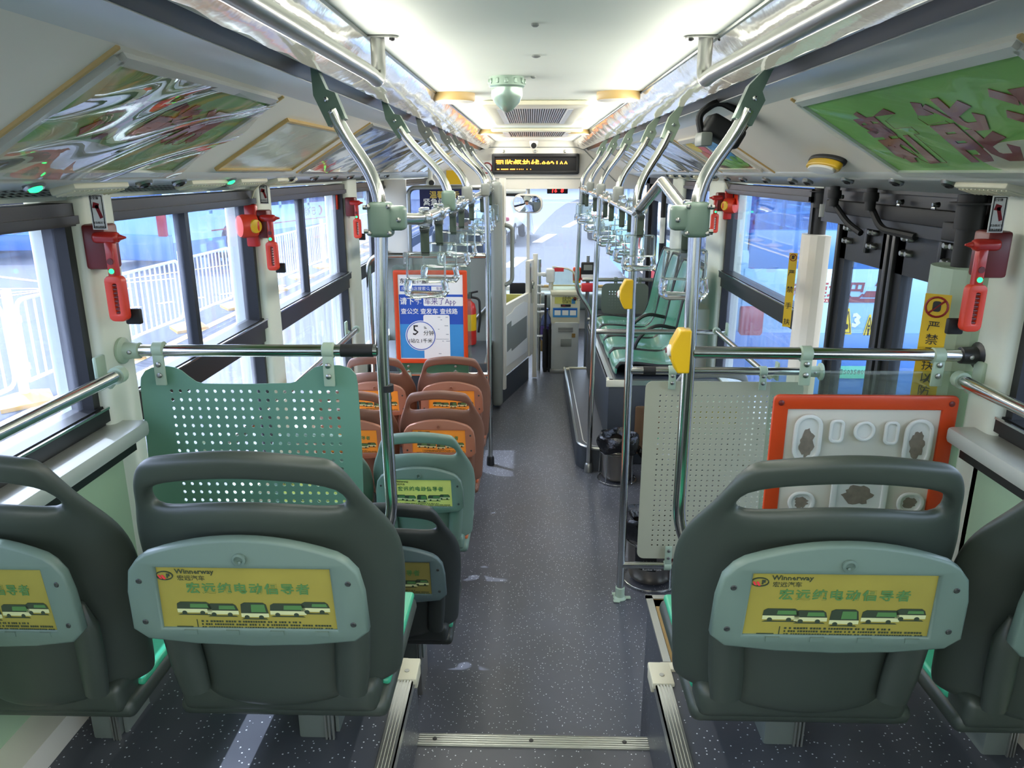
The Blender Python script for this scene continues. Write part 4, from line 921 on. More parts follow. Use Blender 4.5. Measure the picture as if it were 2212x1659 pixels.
obj('casing', G().plate(rr(w, h, .012, 3, cx, cz), [rr(w - .04, h - .05, .004, 2, cx, cz)[::-1]], ((0, BY - .0, 0), (1, 0, 0), (0, 0, 1)), .055, .006), 'rubber', t)
scn = obj('screen', G().box(cx - w / 2 + .01, cx + w / 2 - .01, BY - .036, BY - .01, cz - h / 2 + .012, cz + h / 2 - .012), 'dark_hole', t)
tx = G().text('司监督热线:882100', .105, ((cx - w / 2 + .034, BY - .038, cz - .044), (1, 0, 0), (0, 0, 1)), bold=.0012, sx=.93, clip=.042)
obj('lit_text', tx, 'led_orange', scn, smooth=0)
g = G()
for x0, x1 in ((.05, .075), (.095, .175), (.195, .25), (.27, .278), (.295, .303), (.315, .322), (.335, .342), (.38, .387), (.42, .427)): g.box(cx - w / 2 + x0, cx - w / 2 + x1, BY - .039, BY - .037, cz - h / 2 + .042, cz - h / 2 + .050)
obj('lit_dashes', g, 'led_orange', scn, smooth=0)
obj('screw', bolts(G(), [f(1087, 327, .006), f(1156, 327, .006), f(1221, 327, .006)], r=.018), 'steel_dull', t)
c = f(1153, 309, .05); t = thing('bullet_camera', 'small white camera with a black lens above the LED display', 'camera', (c.x, c.y, c.z - .03))
obj('mount', G().lathe([(.05, .045), (.052, .0), (.045, -.02)], (c.x, BY - .05, c.z), (0, 0, 1), 20), 'white_plastic', t)
obj('ball', G().lathe([(.001, -.045), (.025, -.035), (.040, -.012), (.044, .01), (.03, .03)], (c.x, BY - .055, c.z - .02), (0, 1, .2), 20), 'white_plastic', t)
obj('lens', G().lathe([(.030, 0), (.028, .006), (.012, .007)], (c.x, BY - .098, c.z - .028), (0, -1, -.2), 20), 'rubber', t)
# clock
WY = 8.95
c = at(1204, 411, Y=8.75); t = thing('led_clock', 'small black clock with red digits under the bulkhead', 'clock', c)
obj('case', G().rbox((c.x, 8.75, c.z), (.235, .05, .075), .006), 'rubber', t)
obj('digits', G().text('16  8', .07, ((c.x - .075, 8.722, c.z - .024), (1, 0, 0), (0, 0, 1)), bold=.001, shear=.15), 'led_red', t, smooth=0)
obj('stem', G().cyl((c.x, 8.75, c.z + .03), (c.x, 8.75, zb + .02), .01), 'rubber', t)
# windscreen
zs = at(1180, 618, Y=9.0).z
g = G().box(-1.2, -1.13, 8.96, 9.04, zs, zb + .03).box(1.2, 1.27, 8.96, 9.04, zs, zb + .03).box(-1.2, 1.27, 8.96, 9.04, zs - .06, zs).box(-1.2, 1.27, 8.96, 9.04, zb, zb + .05)
cm = at(1141, 500, Y=9.0).x; g.box(cm - .018, cm + .018, 8.985, 9.015, zs, zb + .03)
w_ = struct('window_%d' % NW[0], g, 'offwhite'); NW[0] += 1
obj('pane', G().box(-1.15, 1.22, 8.998, 9.004, zs, zb + .03), 'windshield_glass', w_)
# the dusty parts the wipers do not reach
q = lambda px, py: (at(px, py, Y=8.995).x, at(px, py, Y=8.995).z)
ed = [q(*p) for p in ((1153, 506), (1165, 490), (1180, 474), (1200, 455), (1222, 440), (1250, 430), (1290, 424), (1330, 424), (1362, 432), (1390, 450), (1410, 470), (1440, 500))]
obj('dust_film', G().prism([(1.2, zb + .02), (cm + .02, zb + .02)] + ed + [(1.2, ed[-1][1])], ((0, 8.994, 0), (1, 0, 0), (0, 0, 1)), .001), 'dust_film', w_, smooth=0)
ed = [q(*p) for p in ((1153, 506), (1135, 488), (1118, 472), (1096, 459), (1070, 450), (1030, 448), (990, 455))]
obj('dust_film', G().prism([(cm - .02, zb + .02), (-1.13, zb + .02), (-1.13, ed[-1][1])] + ed[::-1], ((0, 8.994, 0), (1, 0, 0), (0, 0, 1)), .001), 'dust_film', w_, smooth=0)
struct('trim_%d' % n_trim, G().rbox((.03, 8.84, zs - .14), (2.4, .38, .2), .05, 3), 'panel_grey'); n_trim += 1
struct('wall_front', G().box(-1.24, 1.30, 8.92, 9.04, -1.97, zs - .05), 'cream_paint')
struct('trim_%d' % n_trim, G().cyl((-.1, 8.6, zs + .06), (1.1, 8.6, zs + .06), .018), 'tan'); n_trim += 1
# driver, seen in the mirror
mat('skin', 'c08a6a', .5); mat('shirt', 'aebfe2', .7); mat('hair', '2b2624', .6); mat('trousers', '2a2d38', .7); mat('seat_grey', '5d6468', .6)
DX, DY, SZ = -.68, 7.25, -1.18
def skin_body(name, pts, edges, radii, m, parent, root=0, lv=2):
    me = bpy.data.meshes.new(name); o = bpy.data.objects.new(name, me); COL.objects.link(o); o.parent = parent
    rt = _root(parent); sh = V(0, 0, K) - rt.location
    me.from_pydata([Vector(p) + sh for p in pts], edges, [])
    o.modifiers.new('SKIN', 'SKIN'); o.modifiers.new('SUBSURF', 'SUBSURF').levels = lv
    sv = me.skin_vertices[0].data
    for i, r in enumerate(radii): sv[i].radius = (r, r) if not isinstance(r, tuple) else r
    sv[root].use_root = True
    dg = bpy.context.evaluated_depsgraph_get(); ne = bpy.data.meshes.new_from_object(o.evaluated_get(dg)); o.modifiers.clear(); o.data = ne; bpy.data.meshes.remove(me)
    ne.materials.clear(); ne.materials.append(MATS[m])
    for p in ne.polygons: p.use_smooth = True
    return o
t = thing('driver_seat', 'grey driver seat behind the driver partition', 'seat', (DX, DY, SZ - .67))
obj('cushion', G().rbox((DX, DY + .02, SZ - .12), (.5, .5, .12), .04, 3), 'seat_grey', t); obj('backrest', G().rbox((DX, DY - .30, SZ + .30), (.48, .10, .72), .05, 3), 'seat_grey', t); obj('pedestal', G().rbox((DX, DY + .02, SZ - .42), (.3, .3, .48), .03), 'rubber', t)
t = thing('person', 'driver in a pale blue shirt bending the head, seen in the interior mirror', 'person', (DX, DY, SZ))
def hand(base, dirv, up, side):
    P = [base, base + dirv * .045]; E = [(0, 1)]; Rr = [(.022, .016), (.032, .016)]
    for k in range(4):
        o_ = side * (-.028 + .019 * k); L = (.062, .074, .070, .055)[k]; i = len(P)
        P += [base + dirv * .085 + o_, base + dirv * (.085 + L * .5) + o_ - up * .012, base + dirv * (.085 + L * .75) + o_ - up * .035]; E += [(1, i), (i, i + 1), (i + 1, i + 2)]; Rr += [.0095, .0088, .0075]
    i = len(P); P += [base + dirv * .035 - side * .035, base + dirv * .07 - side * .055 - up * .01]; E += [(0, i), (i, i + 1)]; Rr += [.011, .0085]
    return P, E, Rr
pel = V(DX, DY - .05, SZ + .08)
P = [pel, pel + V(0, -.02, .16), pel + V(0, -.03, .34), pel + V(0, -.01, .44), pel + V(0, .04, .52)]; E = [(0, 1), (1, 2), (2, 3), (3, 4)]; Rr = [(.16, .12), (.15, .11), (.165, .11), (.11, .08), (.055, .055)]
for s in (-1, 1):
    i = len(P); sh_ = pel + V(s * .19, -.01, .43); el = pel + V(s * .25, .16, .20); wr = pel + V(s * .15, .42, .24)
    P += [sh_, el, wr]; E += [(3, i), (i, i + 1), (i + 1, i + 2)]; Rr += [.065, .048, .034]
    i = len(P); kn = pel + V(s * .14, .44, .02); an = pel + V(s * .14, .52, -.42); to = pel + V(s * .15, .68, -.47)
    P += [pel + V(s * .09, .02, -.02), kn, an, to]; E += [(0, i), (i, i + 1), (i + 1, i + 2), (i + 2, i + 3)]; Rr += [.10, .068, .045, .04]
bd = skin_body('body', P, E, Rr, 'shirt', t)
hd = pel + V(.01, .12, .63)
hp = [hd + V(0, -.03, -.13), hd + V(0, -.01, -.05), hd + V(0, .0, .03), hd + V(0, -.01, .09)]
head = skin_body('head', hp, [(0, 1), (1, 2), (2, 3)], [(.05, .055), (.07, .085), (.078, .098), (.055, .07)], 'skin', t, 1)
obj('nose', G().lathe([(.015, -.02), (.017, 0), (.007, .022)], hd + V(0, .095, -.01), (0, 1, -.6), 10), 'skin', t)
for s in (-1, 1):
    obj('ear', G().lathe([(.001, -.012), (.026, -.006), (.024, .006), (.001, .010)], hd + V(s * .078, -.01, 0), (s, -.2, 0), 12), 'skin', t)
    obj('eye', G().lathe([(.001, -.006), (.012, 0), (.001, .006)], hd + V(s * .033, .090, .018), (0, 1, -.3), 10), 'hair', t)
    b_ = pel + V(s * .15, .42, .24); P, E, Rr = hand(b_, V(-s * .15, 1, .05).normalized(), V(0, 0, 1), V(s, 0, 0)); skin_body('hand', P, E, Rr, 'skin', t, 0)
obj('mouth', G().tube([hd + V(-.025, .086, -.055), hd + V(0, .095, -.055), hd + V(.025, .086, -.055)], .005, 6), 'dark_red', t)
obj('hair', G().grid(lambda a, b: hd + V(.084 * math.cos(a * 6.2832) * math.cos(b * 1.45 + .12), -.022 + .102 * math.sin(a * 6.2832) * math.cos(b * 1.45 + .12), .03 + .105 * math.sin(b * 1.45 + .12) - .05 * max(0, -math.sin(a * 6.2832)) * (1 - b)), 20, 6), 'hair', t, mods=[('SOLIDIFY', dict(thickness=.008))])
obj('collar', G().tube([pel + V(.075 * math.cos(a), .03 + .07 * math.sin(a), .505 + .02 * math.sin(a)) for a in [k * .3927 for k in range(16)]], .016, 8, True), 'shirt', t)
# interior mirror, turned towards the driver
c = at(1139, 440, Y=8.35); tgt = hd + V(0, 0, -.08); nrm = ((-c).normalized() + (tgt - c).normalized()).normalized()
t = thing('interior_mirror', 'rounded interior mirror showing the driver, hanging before the windscreen', 'mirror', c)
wm, hm = .325, .19; u = V(1, 0, 0); u = (u - nrm * u.dot(nrm)).normalized(); v = nrm.cross(u).normalized()
if v.z < 0: v = -v
u = v.cross(nrm).normalized()
obj('shell', G().plate(rr(wm, hm, .085, 7), [], (c - nrm * .03, u, v), .028, .008), 'offwhite', t)
oln = rr(wm - .018, hm - .018, .078, 7); nk = len(oln); vs2 = [c]; fs2 = []
for k in range(1, 9):
    for p_ in oln: x_, y_ = p_[0] * k / 8, p_[1] * k / 8; vs2.append(c + u * x_ + v * y_ - nrm * ((x_ * x_ + y_ * y_) / 1.5))
fs2 += [(0, 1 + k, 1 + (k + 1) % nk) for k in range(nk)] + [(1 + (r_ - 1) * nk + k, 1 + r_ * nk + k, 1 + r_ * nk + (k + 1) % nk, 1 + (r_ - 1) * nk + (k + 1) % nk) for r_ in range(1, 8) for k in range(nk)]
obj('glass', G().add([q_ + nrm * .018 for q_ in vs2], fs2), 'mirror', t, smooth=80)
obj('arm', G().tube(arcpts([c - nrm * .03, c + V(0, .2, .05), V(c.x, 8.7, zb + .02)], .05), .009, 8), 'offwhite', t)
a = at(1046, 410, Y=8.45); b = at(1137, 424, Y=8.45)
t = thing('sun_visor', 'dark grey roller visor at the top of the windscreen on the driver side', 'visor', (a.x + .2, 8.5, a.z)); obj('cassette', G().rbox(((a.x + b.x) / 2, 8.5, at(1090, 413, Y=8.5).z), (b.x - a.x, .08, .05), .015), 'silver_paint', t); obj('blind', G().box(a.x, b.x - .04, 8.49, 8.498, at(1090, 424, Y=8.5).z, at(1090, 415, Y=8.5).z), 'rubber', t)
# ---------------------------------------------------------------- overhead adverts in the coves
mat('ad_green', '7db858', .45, coat=.08, noise=.25, nscale=3.5); mat('ad_red', '7d1d1c', .35, coat=.4)
mat('ad_mixed', 'd2cfb0', .10, metal=.6, bump=.5, bscale=3, noise=.35, nscale=5); mat('ad_cream', 'cfcab0', .3, coat=.5, noise=.2, nscale=5)
mat('gloss_panel', 'cfd0c8', .09, metal=.8, bump=.35, bscale=4); mat('gloss_dark', '6d6a66', .12, metal=.6, bump=.3, bscale=4)
glassmat('film', 'fafdfa', .004, .009, 'ffffff')
def cove(s):
    a, b = Vector((P_COVE[0][0], 0, P_COVE[0][1])), Vector((P_COVE[1][0], 0, P_COVE[1][1]))
    if s > 0: a.x, b.x = .05 - a.x, .05 - b.x
    d = (b - a); L = d.length; d.normalize(); n = V(0, 1, 0).cross(d) * (1 if s > 0 else -1)
    if n.z > 0: n = -n
    return a, d, L, n
def cove_ad(label, s, y0, y1, u0=.03, u1=.97, m='ad_green', fm='aluminium', wave=.006, film=False, cat='advert panel', fw=.022, name='advert_panel', group=None, deco=None, fl='film'):
    a, d, L, n = cove(s); P = lambda u, y, h=0: a + d * (L * u) + V(0, y, 0) + n * h
    t = thing(name, label, cat, P(.5, (y0 + y1) / 2), group)
    g = G()
    for (ua, ya, ub, yb_) in ((u0, y0, u0, y1), (u1, y0, u1, y1), (u0, y0, u1, y0), (u0, y1, u1, y1)):
        p, q = P(ua, ya, .008), P(ub, yb_, .008); ax = (q - p).normalized(); sd = ax.cross(n).normalized()
        g.add([p - sd * fw / 2 - n * .008, p + sd * fw / 2 - n * .008, p + sd * fw / 2 + n * .006, p - sd * fw / 2 + n * .006, q - sd * fw / 2 - n * .008, q + sd * fw / 2 - n * .008, q + sd * fw / 2 + n * .006, q - sd * fw / 2 + n * .006], [(0, 1, 2, 3), (4, 7, 6, 5), (0, 4, 5, 1), (1, 5, 6, 2), (2, 6, 7, 3), (3, 7, 4, 0)])
    obj('frame', g, fm, t)
    du, dy = (u1 - u0), (y1 - y0)
    H_ = lambda i, j: .004 + wave * (math.sin(i * 7 + 2 * j) * math.sin(j * 9 + i * 4) + .4 * math.sin(j * 17 + i * 11))
    sh = obj('sheet', G().grid(lambda i, j: P(u0 + du * i, y0 + dy * j, .006 if deco or film else H_(i, j) + .006), 16, 24), m, t, mods=[('SOLIDIFY', dict(thickness=.002, offset=0))])
    if deco: deco(sh, P, u0, u1, y0, y1)
    if film: obj('film', G().grid(lambda i, j: P(u0 + du * i, y0 + dy * j, .016 + H_(i, j)), 28, 40), fl, t)
    return t
def big_red(s, body, size, us, yv0, step):
    def deco(sh, P, u0, u1, y0, y1):
        e = (P(1, 0) - P(0, 0)).normalized(); n_ = P(0, 0, 1) - P(0, 0, 0)
        for k, ch in enumerate(body):
            o_ = P(us, yv0 + step * k, .008); u_ = V(0, 1, 0) * (1 if step > 0 else -1); v_ = -e
            if (u_.cross(v_)).dot(n_) < 0: pass
            obj('lettering', G().text(ch, size, (o_, u_, v_), bold=.006, shear=.25, t=.001), 'ad_red', sh, smooth=0)
        g = G().plate(ell(.22, .07, 20), [], (P(.86, (y0 + y1) / 2 - .2, .0075), (0, 1, 0), e), .001); obj('pale_hill', g, 'ad_cream', sh)
    return deco
cove_ad('big green advert with dark red characters in a silver frame above the exit door', 1, 1.22, 2.17, .06, .985, 'ad_green', 'silver_paint', .005, True, deco=big_red(1, '新能源', .235, .80, 2.06, -.29))
def ad_print():
    m = mat('ad_print', '86bd66', .35); nt = m.node_tree; p = nt.nodes['Principled BSDF']; tc = nt.nodes.new('ShaderNodeTexCoord'); n = nt.nodes.new('ShaderNodeTexNoise'); n.inputs['Scale'].default_value = 3.2; n.inputs['Detail'].default_value = 2; n.inputs['Distortion'].default_value = 1.6
    r = nt.nodes.new('ShaderNodeValToRGB'); e = r.color_ramp.elements; e[0].position = .30; e[0].color = lin('d8d6bd'); e[1].position = .72; e[1].color = lin('c79a5e')
    for pos, hx in ((.40, '5f9a4c'), (.52, '86b35c'), (.60, 'cfc79a')): q = e.new(pos); q.color = lin(hx)
    nt.links.new(tc.outputs['Object'], n.inputs['Vector']); nt.links.new(n.outputs['Fac'], r.inputs[0]); nt.links.new(r.outputs[0], p.inputs['Base Color'])
ad_print(); glassmat('film_wavy', 'fafdfa', .004, .075, 'ffffff')
cove_ad('wavy mirror-like advert showing green, orange and red, above the rearmost side window', -1, 1.30, 2.06, .06, .985, 'ad_print', 'silver_paint', .010, True, deco=big_red(-1, '新能源', .15, .60, 1.44, .17), fl='film_wavy')
cove_ad('pale yellowish advert behind wavy film, second from the rear over the poster side windows', -1, 2.32, 3.05, .22, .93, 'ad_cream', 'tan', .004, True, fw=.008)
for k, (y0, y1) in enumerate(((3.25, 4.0), (4.1, 4.85), (4.95, 5.65), (5.75, 6.45), (6.55, 7.25))):
    cove_ad('glossy rippled cove panel, %s over the poster side behind the pale advert' % ORD[k], -1, y0, y1, .03, .97, ('gloss_panel', 'gloss_dark', 'gloss_panel', 'ad_cream', 'gloss_panel')[k], 'aluminium', .004, False, 'cove panel', .014, 'cove_panel', 'glossy cove panels')
cove_ad('colourful advert with yellow, pink and green in a white frame beyond the yellow lamp', 1, 3.42, 4.12, .22, .93, 'ad_cream', 'offwhite', .004, True, fw=.03)
rad = [o for o in bpy.data.objects if o.get('label', '').startswith('colourful advert')][0]; rsh = [c for c in kids(rad) if c.name.startswith('sheet')][0]
a2, d2, L2, n2 = cove(1); Pr = lambda u, y, h=0: a2 + d2 * (L2 * u) + V(0, y, 0) + n2 * h
for u, y, su, sy, m in ((.36, 3.98, .05, .09, 'yellow_bright'), (.42, 3.84, .05, .06, 'red_label'), (.60, 3.95, .05, .07, 'orange_frame'), (.80, 3.75, .04, .28, 'ad_green'), (.88, 3.62, .02, .12, 'ad_red'), (.5, 3.6, .09, .13, 'ink_sky'), (.86, 3.95, .02, .09, 'ad_red'), (.7, 3.55, .03, .08, 'ad_green')):
    obj('print_patch', G().prism(ell(sy, su, 14), (Pr(u, y, .0085), V(0, 1, 0), d2), .001), m, rsh, smooth=0)
for k, (y0, y1) in enumerate(((4.28, 4.95), (5.05, 5.75), (5.85, 6.55), (6.65, 7.35))):
    cove_ad('glossy rippled cove panel, %s over the exit door side behind the colourful advert' % ORD[k], 1, y0, y1, .03, .97, ('gloss_dark', 'gloss_panel', 'gloss_panel', 'gloss_panel')[k], 'aluminium', .003, False, 'cove panel', .014, 'cove_panel', 'glossy cove panels')
# yellow oval lamp and small plate on the plain cove bay
y = at(1762, 350, X=.93).y; c = Pr(.80, y, .0); t = thing('oval_marker_lamp', 'oval yellow lamp with a black base on the plain cove bay above the exit door', 'lamp', c)
def ovl(m, h0, h1, sc, nm): obj(nm, G().prism([(p[0] * sc, p[1] * sc) for p in ell(.135, .033, 28)], (c + n2 * (h0 if True else 0), V(0, 1, 0), d2 if V(0, 1, 0).cross(d2).dot(n2) > 0 else -d2), h1 - h0), m, t, mods=[('BEVEL', dict(width=.006, segments=3))])
ovl('rubber', 0, .016, 1.05, 'base'); ovl('yellow_box', .014, .036, .97, 'yellow_body'); ovl('white_plastic', .034, .044, .78, 'lens')
c = Pr(.93, y - .26, .002); tag(obj('notice_plate', G().plate(rr(.15, .035, .006, 3), [], (c, V(0, 1, 0), -d2), .002), 'seat_panel'), 'small grey green notice plate beside the yellow oval lamp', 'plate')
# phone-like black holder hanging at the cove by the first right pole
c = at(1560, 285, Y=2.65); t = thing('camera_housing', 'black boxy camera housing with a bent arm on the cove beyond the exit door pole', 'camera', c)
obj('housing', G().rbox(c, (.13, .12, .07), .015, 3, Matrix.Rotation(.5, 3, 'Y')), 'rubber', t); obj('arm', G().tube(arcpts([c + V(-.07, 0, .0), c + V(-.085, 0, .055), c + V(-.02, 0, .10), c + V(.06, .0, .06)], .03), .012, 8), 'rubber', t); obj('mount', G().rbox(c + V(.06, .0, .03), (.05, .08, .10), .01, 2, Matrix.Rotation(.6, 3, 'Y')), 'rubber', t); obj('front_plate', G().rbox(c + V(-.065, -.02, -.025), (.04, .1, .045), .008), 'greyplast', t)
# air nozzles, tray grilles and tray lamps
def tray(s, y, u=.5):
    x, z = -1.012, -.024
    return V(x if s < 0 else .05 - x, y, z)
def nozzle(label, s, y, lit=None, group='air nozzles in the trays', drop=0.):
    c = tray(s, y) + V(0, 0, -drop); ax = V(-s * .45, -.15, -1); t = thing('air_nozzle', label, 'air nozzle', c, group)
    obj('ring', G().lathe([(.021, .0), (.022, .008), (.017, .013), (.013, .010)], c, ax, 18), 'steel_dull', t)
    obj('eyeball', G().lathe([(.014, .004), (.013, .014), (.007, .017), (.006, .008)], c, ax, 16), 'led_green' if lit else 'black_frame', t)
for k, px in enumerate((68, 308, 385, 495)): nozzle('round air nozzle in the tray over the first side windows, %s from the rear' % ORD[k], -1, Yat(px, 380, -1.012), k in (0, 3))
for k in range(7): nozzle('round air nozzle in the far poster side tray, %s beyond the tray lamps' % ORD[k], -1, 3.2 + .36 * k)
for k, px in enumerate((2050, 1935, 1830)): nozzle('round air nozzle in the exit door side tray, %s from the rear' % ORD[k], 1, Yat(px, (402, 400, 395)[k], 1.06))
for k, px in enumerate((1745, 1712, 1655, 1605, 1570)):
    nozzle('small grey air nozzle hanging in front of the yellow lamp bay, %s from the rear' % ORD[k], 1, Yat(px, 388, 1.06), None, 'air nozzles in the trays', .01)
for k in range(6): nozzle('round air nozzle in the far exit door side tray, %s beyond the yellow lamp' % ORD[k], 1, 4.5 + .3 * k)
def tray_lamp(label, s, y0, y1):
    a = tray(s, y0); t = thing('tray_lamp', label, 'reading lamp', tray(s, (y0 + y1) / 2), 'ribbed tray lamps'); n_ = V(-s * .30, 0, -1).normalized(); w = V(s, 0, -.30 * 1).normalized(); w = V(s * 1, 0, -.3).normalized()
    c = tray(s, (y0 + y1) / 2) + V(s * .03, 0, -.012); Rm = Matrix.Rotation(-s * -.28, 3, 'Y')
    obj('body', G().rbox(c, (.062, y1 - y0, .022), .006, 2, Rm), 'vent_cream', t)
    g = G(); n = 12
    for k in range(n): yy = y0 + (y1 - y0) * (k + .7) / (n + .4); g.rbox(c + V(0, yy - (y0 + y1) / 2, -.012), (.046, .004, .006), .001, 1, Rm)
    obj('rib', g, 'vent_cream', t)
for k, (p, q) in enumerate(((140, 262), (402, 482), (510, 568), (590, 634))): a, b = Yat(p, 383, -1.03), Yat(q, 381, -1.03); tray_lamp('cream ribbed tray lamp over the poster side windows, %s from the rear' % ORD[k], -1, min(a, b), max(a, b))
a, b = Yat(2190, 415, 1.08), Yat(2075, 405, 1.08); tray_lamp('large cream ribbed tray lamp over the exit door side rear pillar', 1, a, b)
for k in range(4): tray_lamp('small cream tray lamp over the green bench, %s from the rear' % ORD[k], 1, 4.62 + .42 * k, 4.76 + .42 * k)
# perforated air strip of the tray underside
for s in (-1, 1):
    g = G(); x0, x1 = (-1.06, -1.125) if s < 0 else (1.11, 1.175)
    for k in range(150 if s < 0 else 20):
        y = (1.4 + k * .026) if s < 0 else 4.2 + k * .026
        for j in range(3): x = x0 + (x1 - x0) * (j + .5) / 3; z = -.0305 - .0285 * (abs(x) - (1.05 if s < 0 else 1.10)) / .1 - .004; g.add([(x - .006, y - .007, z + .001), (x + .006, y - .007, z - .001), (x + .006, y + .007, z - .001), (x - .006, y + .007, z + .001)], [(0, 1, 2, 3)])
    if s < 0: o = struct('trim_%d' % n_trim, g, 'dark_hole', smooth=0); n_trim += 1
# ---------------------------------------------------------------- stickers, hammers, alarm buttons on the pillars
def sticker(label, px, py, s, w, h, y=None):
    X = (XL + .042 if s < 0 else XR - .036); Y = y or Yat(px, py, X); c = V(X, Y, at(px, py, X=X).z); u = V(0, 1, 0) if s < 0 else V(0, -1, 0)
    c = at(px, py, Y=y) if y else c
    fr = (c, (1, 0, 0), (0, 0, 1)) if y else (c, u, (0, 0, 1))
    t = thing('pillar_sticker', label, 'sticker', c, 'white hammer stickers on the pillars')
    o_ = Vector(fr[0]); U_, V_ = Vector(fr[1]), Vector(fr[2]); nn = U_.cross(V_)
    obj('sheet', G().prism([(-w / 2, -h / 2), (w / 2, -h / 2), (w / 2, h / 2), (-w / 2, h / 2)], fr, .0015), 'ink_white', t)
    F2 = (o_ + nn * .0017, U_, V_)
    obj('hammer_print', G().prism([(.004, -.016), (.012, -.013), (.002, .018), (-.006, .015)], F2, .0006).prism([(-.012, .010), (-.008, .024), (.006, .020), (.003, .008)], F2, .0006), 'ink_red', t, smooth=0)
    obj('border', G().plate([(-w / 2 + .003, -h / 2 + .003), (w / 2 - .003, -h / 2 + .003), (w / 2 - .003, h / 2 - .003), (-w / 2 + .003, h / 2 - .003)], [[(-w / 2 + .005, -h / 2 + .005), (-w / 2 + .005, h / 2 - .005), (w / 2 - .005, h / 2 - .005), (w / 2 - .005, -h / 2 + .005)]], F2, .0006).box(0, 0, 0, 0, 0, 0) if 0 else G().plate([(-w / 2 + .003, -h / 2 + .003), (w / 2 - .003, -h / 2 + .003), (w / 2 - .003, h / 2 - .003), (-w / 2 + .003, h / 2 - .003)], [[(-w / 2 + .005, -h / 2 + .005), (-w / 2 + .005, h / 2 - .005), (w / 2 - .005, h / 2 - .005), (w / 2 - .005, -h / 2 + .005)]], F2, .0006), 'ink_black', t, smooth=0)
    g = G().text('紧急情况下', w * .17, (o_ + nn * .0017 - V_ * h * .33 - U_ * w * .43, U_, V_), t=.0006).text('用锤击碎玻璃', w * .145, (o_ + nn * .0017 - V_ * h * .44 - U_ * w * .43, U_, V_), t=.0006)
    g.text('安全锤', w * .2, (o_ + nn * .0017 + V_ * h * .36 - U_ * w * .43, U_, V_), t=.0006); obj('lettering', g, 'ink_black', t, smooth=0)
sticker('white emergency hammer sticker on the rear poster side pillar', 212, 458, -1, .036, .085, 1.84)
sticker('white emergency hammer sticker on the exit door side rear pillar', 2155, 463, 1, .036, .085, 1.815)
sticker('white emergency hammer sticker on the pillar with the red alarm button', 570, 420, -1, .036, .075, 3.07)
def hammer(label, px, py, s, y, scale=.8, side=True):
    """holder block and the red hammer clipped in it; local frame: +x away from the wall"""
    c = at(px, py, Y=y); k = -s; t = thing('emergency_hammer', label, 'emergency hammer', c, 'red emergency hammers'); S_ = scale
    P_ = lambda x, yy, z: c + V(k * x * S_, yy * S_, z * S_)
    obj('holder', G().rbox(P_(-.026, .03, .055), (.075 * S_, .08 * S_, .14 * S_), .008), 'dark_red', t)
    ho = obj('hammer_head', G().rbox(P_(.012, -.005, .085), (.085 * S_, .036 * S_, .036 * S_), .012, 3).lathe([(.010 * S_, 0), (.003 * S_, .02 * S_)], P_(.054, -.005, .085), (k, 0, 0), 10), 'red_plastic', t)
    obj('shaft', G().rbox(P_(.022, -.006, .015), (.030 * S_, .028 * S_, .12 * S_), .006), 'red_plastic', t)
    g = obj('grip', G().plate(rr(.048 * S_, .135 * S_, .01, 3), [rr(.022 * S_, .105 * S_, .006, 2, .003 * S_)[::-1]], (P_(.022, .008, -.105), (1, 0, 0), (0, 0, 1)), .032 * S_, .004), 'orange_red', t)
    gg = G()
    for i in range(8): gg.rbox(P_(.022, -.010, -.15 + i * .0125), (.022 * S_, .022 * S_, .004), .001)
    obj('grip_rung', gg, 'dark_red', g)
    obj('green_dot', G().lathe([(.008 * S_, 0), (.008 * S_, .002)], P_(.022, -.0205, -.018), (0, -1, 0), 14), 'led_green', g); obj('red_dot', G().lathe([(.010 * S_, 0), (.010 * S_, .002)], P_(.022, -.0205, .012), (0, -1, 0), 14), 'dark_red', g)
    obj('wire_box', G().rbox(P_(.045, .03, -.17), (.05 * S_, .02 * S_, .05 * S_), .004), 'rubber', t)
    return t
hammer('red emergency hammer on the rear poster side pillar under the hammer sticker', 232, 572, -1, 1.85)
hammer('red emergency hammer beside the round alarm on the second poster side pillar', 577, 508, -1, 3.05)
hammer('red emergency hammer on the third poster side pillar', 765, 463, -1, 4.58)
hammer('red emergency hammer on the exit door side rear pillar above the rail flange', 2126, 590, 1, 1.83)
hammer('red emergency hammer beside the round alarm on the exit door side pillar', 1551, 452, 1, 4.70)
def alarm(label, px, py, s, y):
    c = at(px, py, Y=y); t = thing('alarm_button', label, 'alarm', c, 'round red alarms')
    obj('base', G().rbox(c + V(0, .02, 0), (.05, .03, .17), .008), 'red_plastic', t)
    dr = V(-s * -.35, -1, 0).normalized(); obj('drum', G().lathe([(.045, -.02), (.047, .03), (.042, .045), (.03, .046)], c, V(s * .75, -.66, 0) , 24), 'orange_red', t)
    obj('yellow_centre', G().lathe([(.028, 0), (.026, .008), (.004, .011)], c + V(-s * .028, -.022, 0), V(-s, -.6, 0), 20), 'yellow_box', t)
    obj('cable', G().tube([c + V(0, .015, .08), c + V(-s * .03, .0, .14), c + V(-s * .09, .02, .20)], .004, 6), 'vent_cream', t)
alarm('round red alarm with a yellow centre on the second poster side pillar', 541, 488, -1, 3.03)
alarm('round red alarm with a yellow centre on the pillar before the green bench', 1574, 444, 1, 4.68)
for k, (px, py) in enumerate(((730, 430), (832, 412), (1590, 420))):
    s = -1 if k < 2 else 1; X = (XL - .028) if s < 0 else XR + .028; c = at(px, py, X=X); tag(obj('window_label', G().box(X - .001, X + .001, c.y - .045, c.y + .045, c.z - .06, c.z + .045), 'orange_red'), ['small orange label stuck on the third poster side window', 'small orange label stuck on the fourth poster side window', 'small orange label stuck on the window before the green bench'][k], 'label', 'orange window labels')
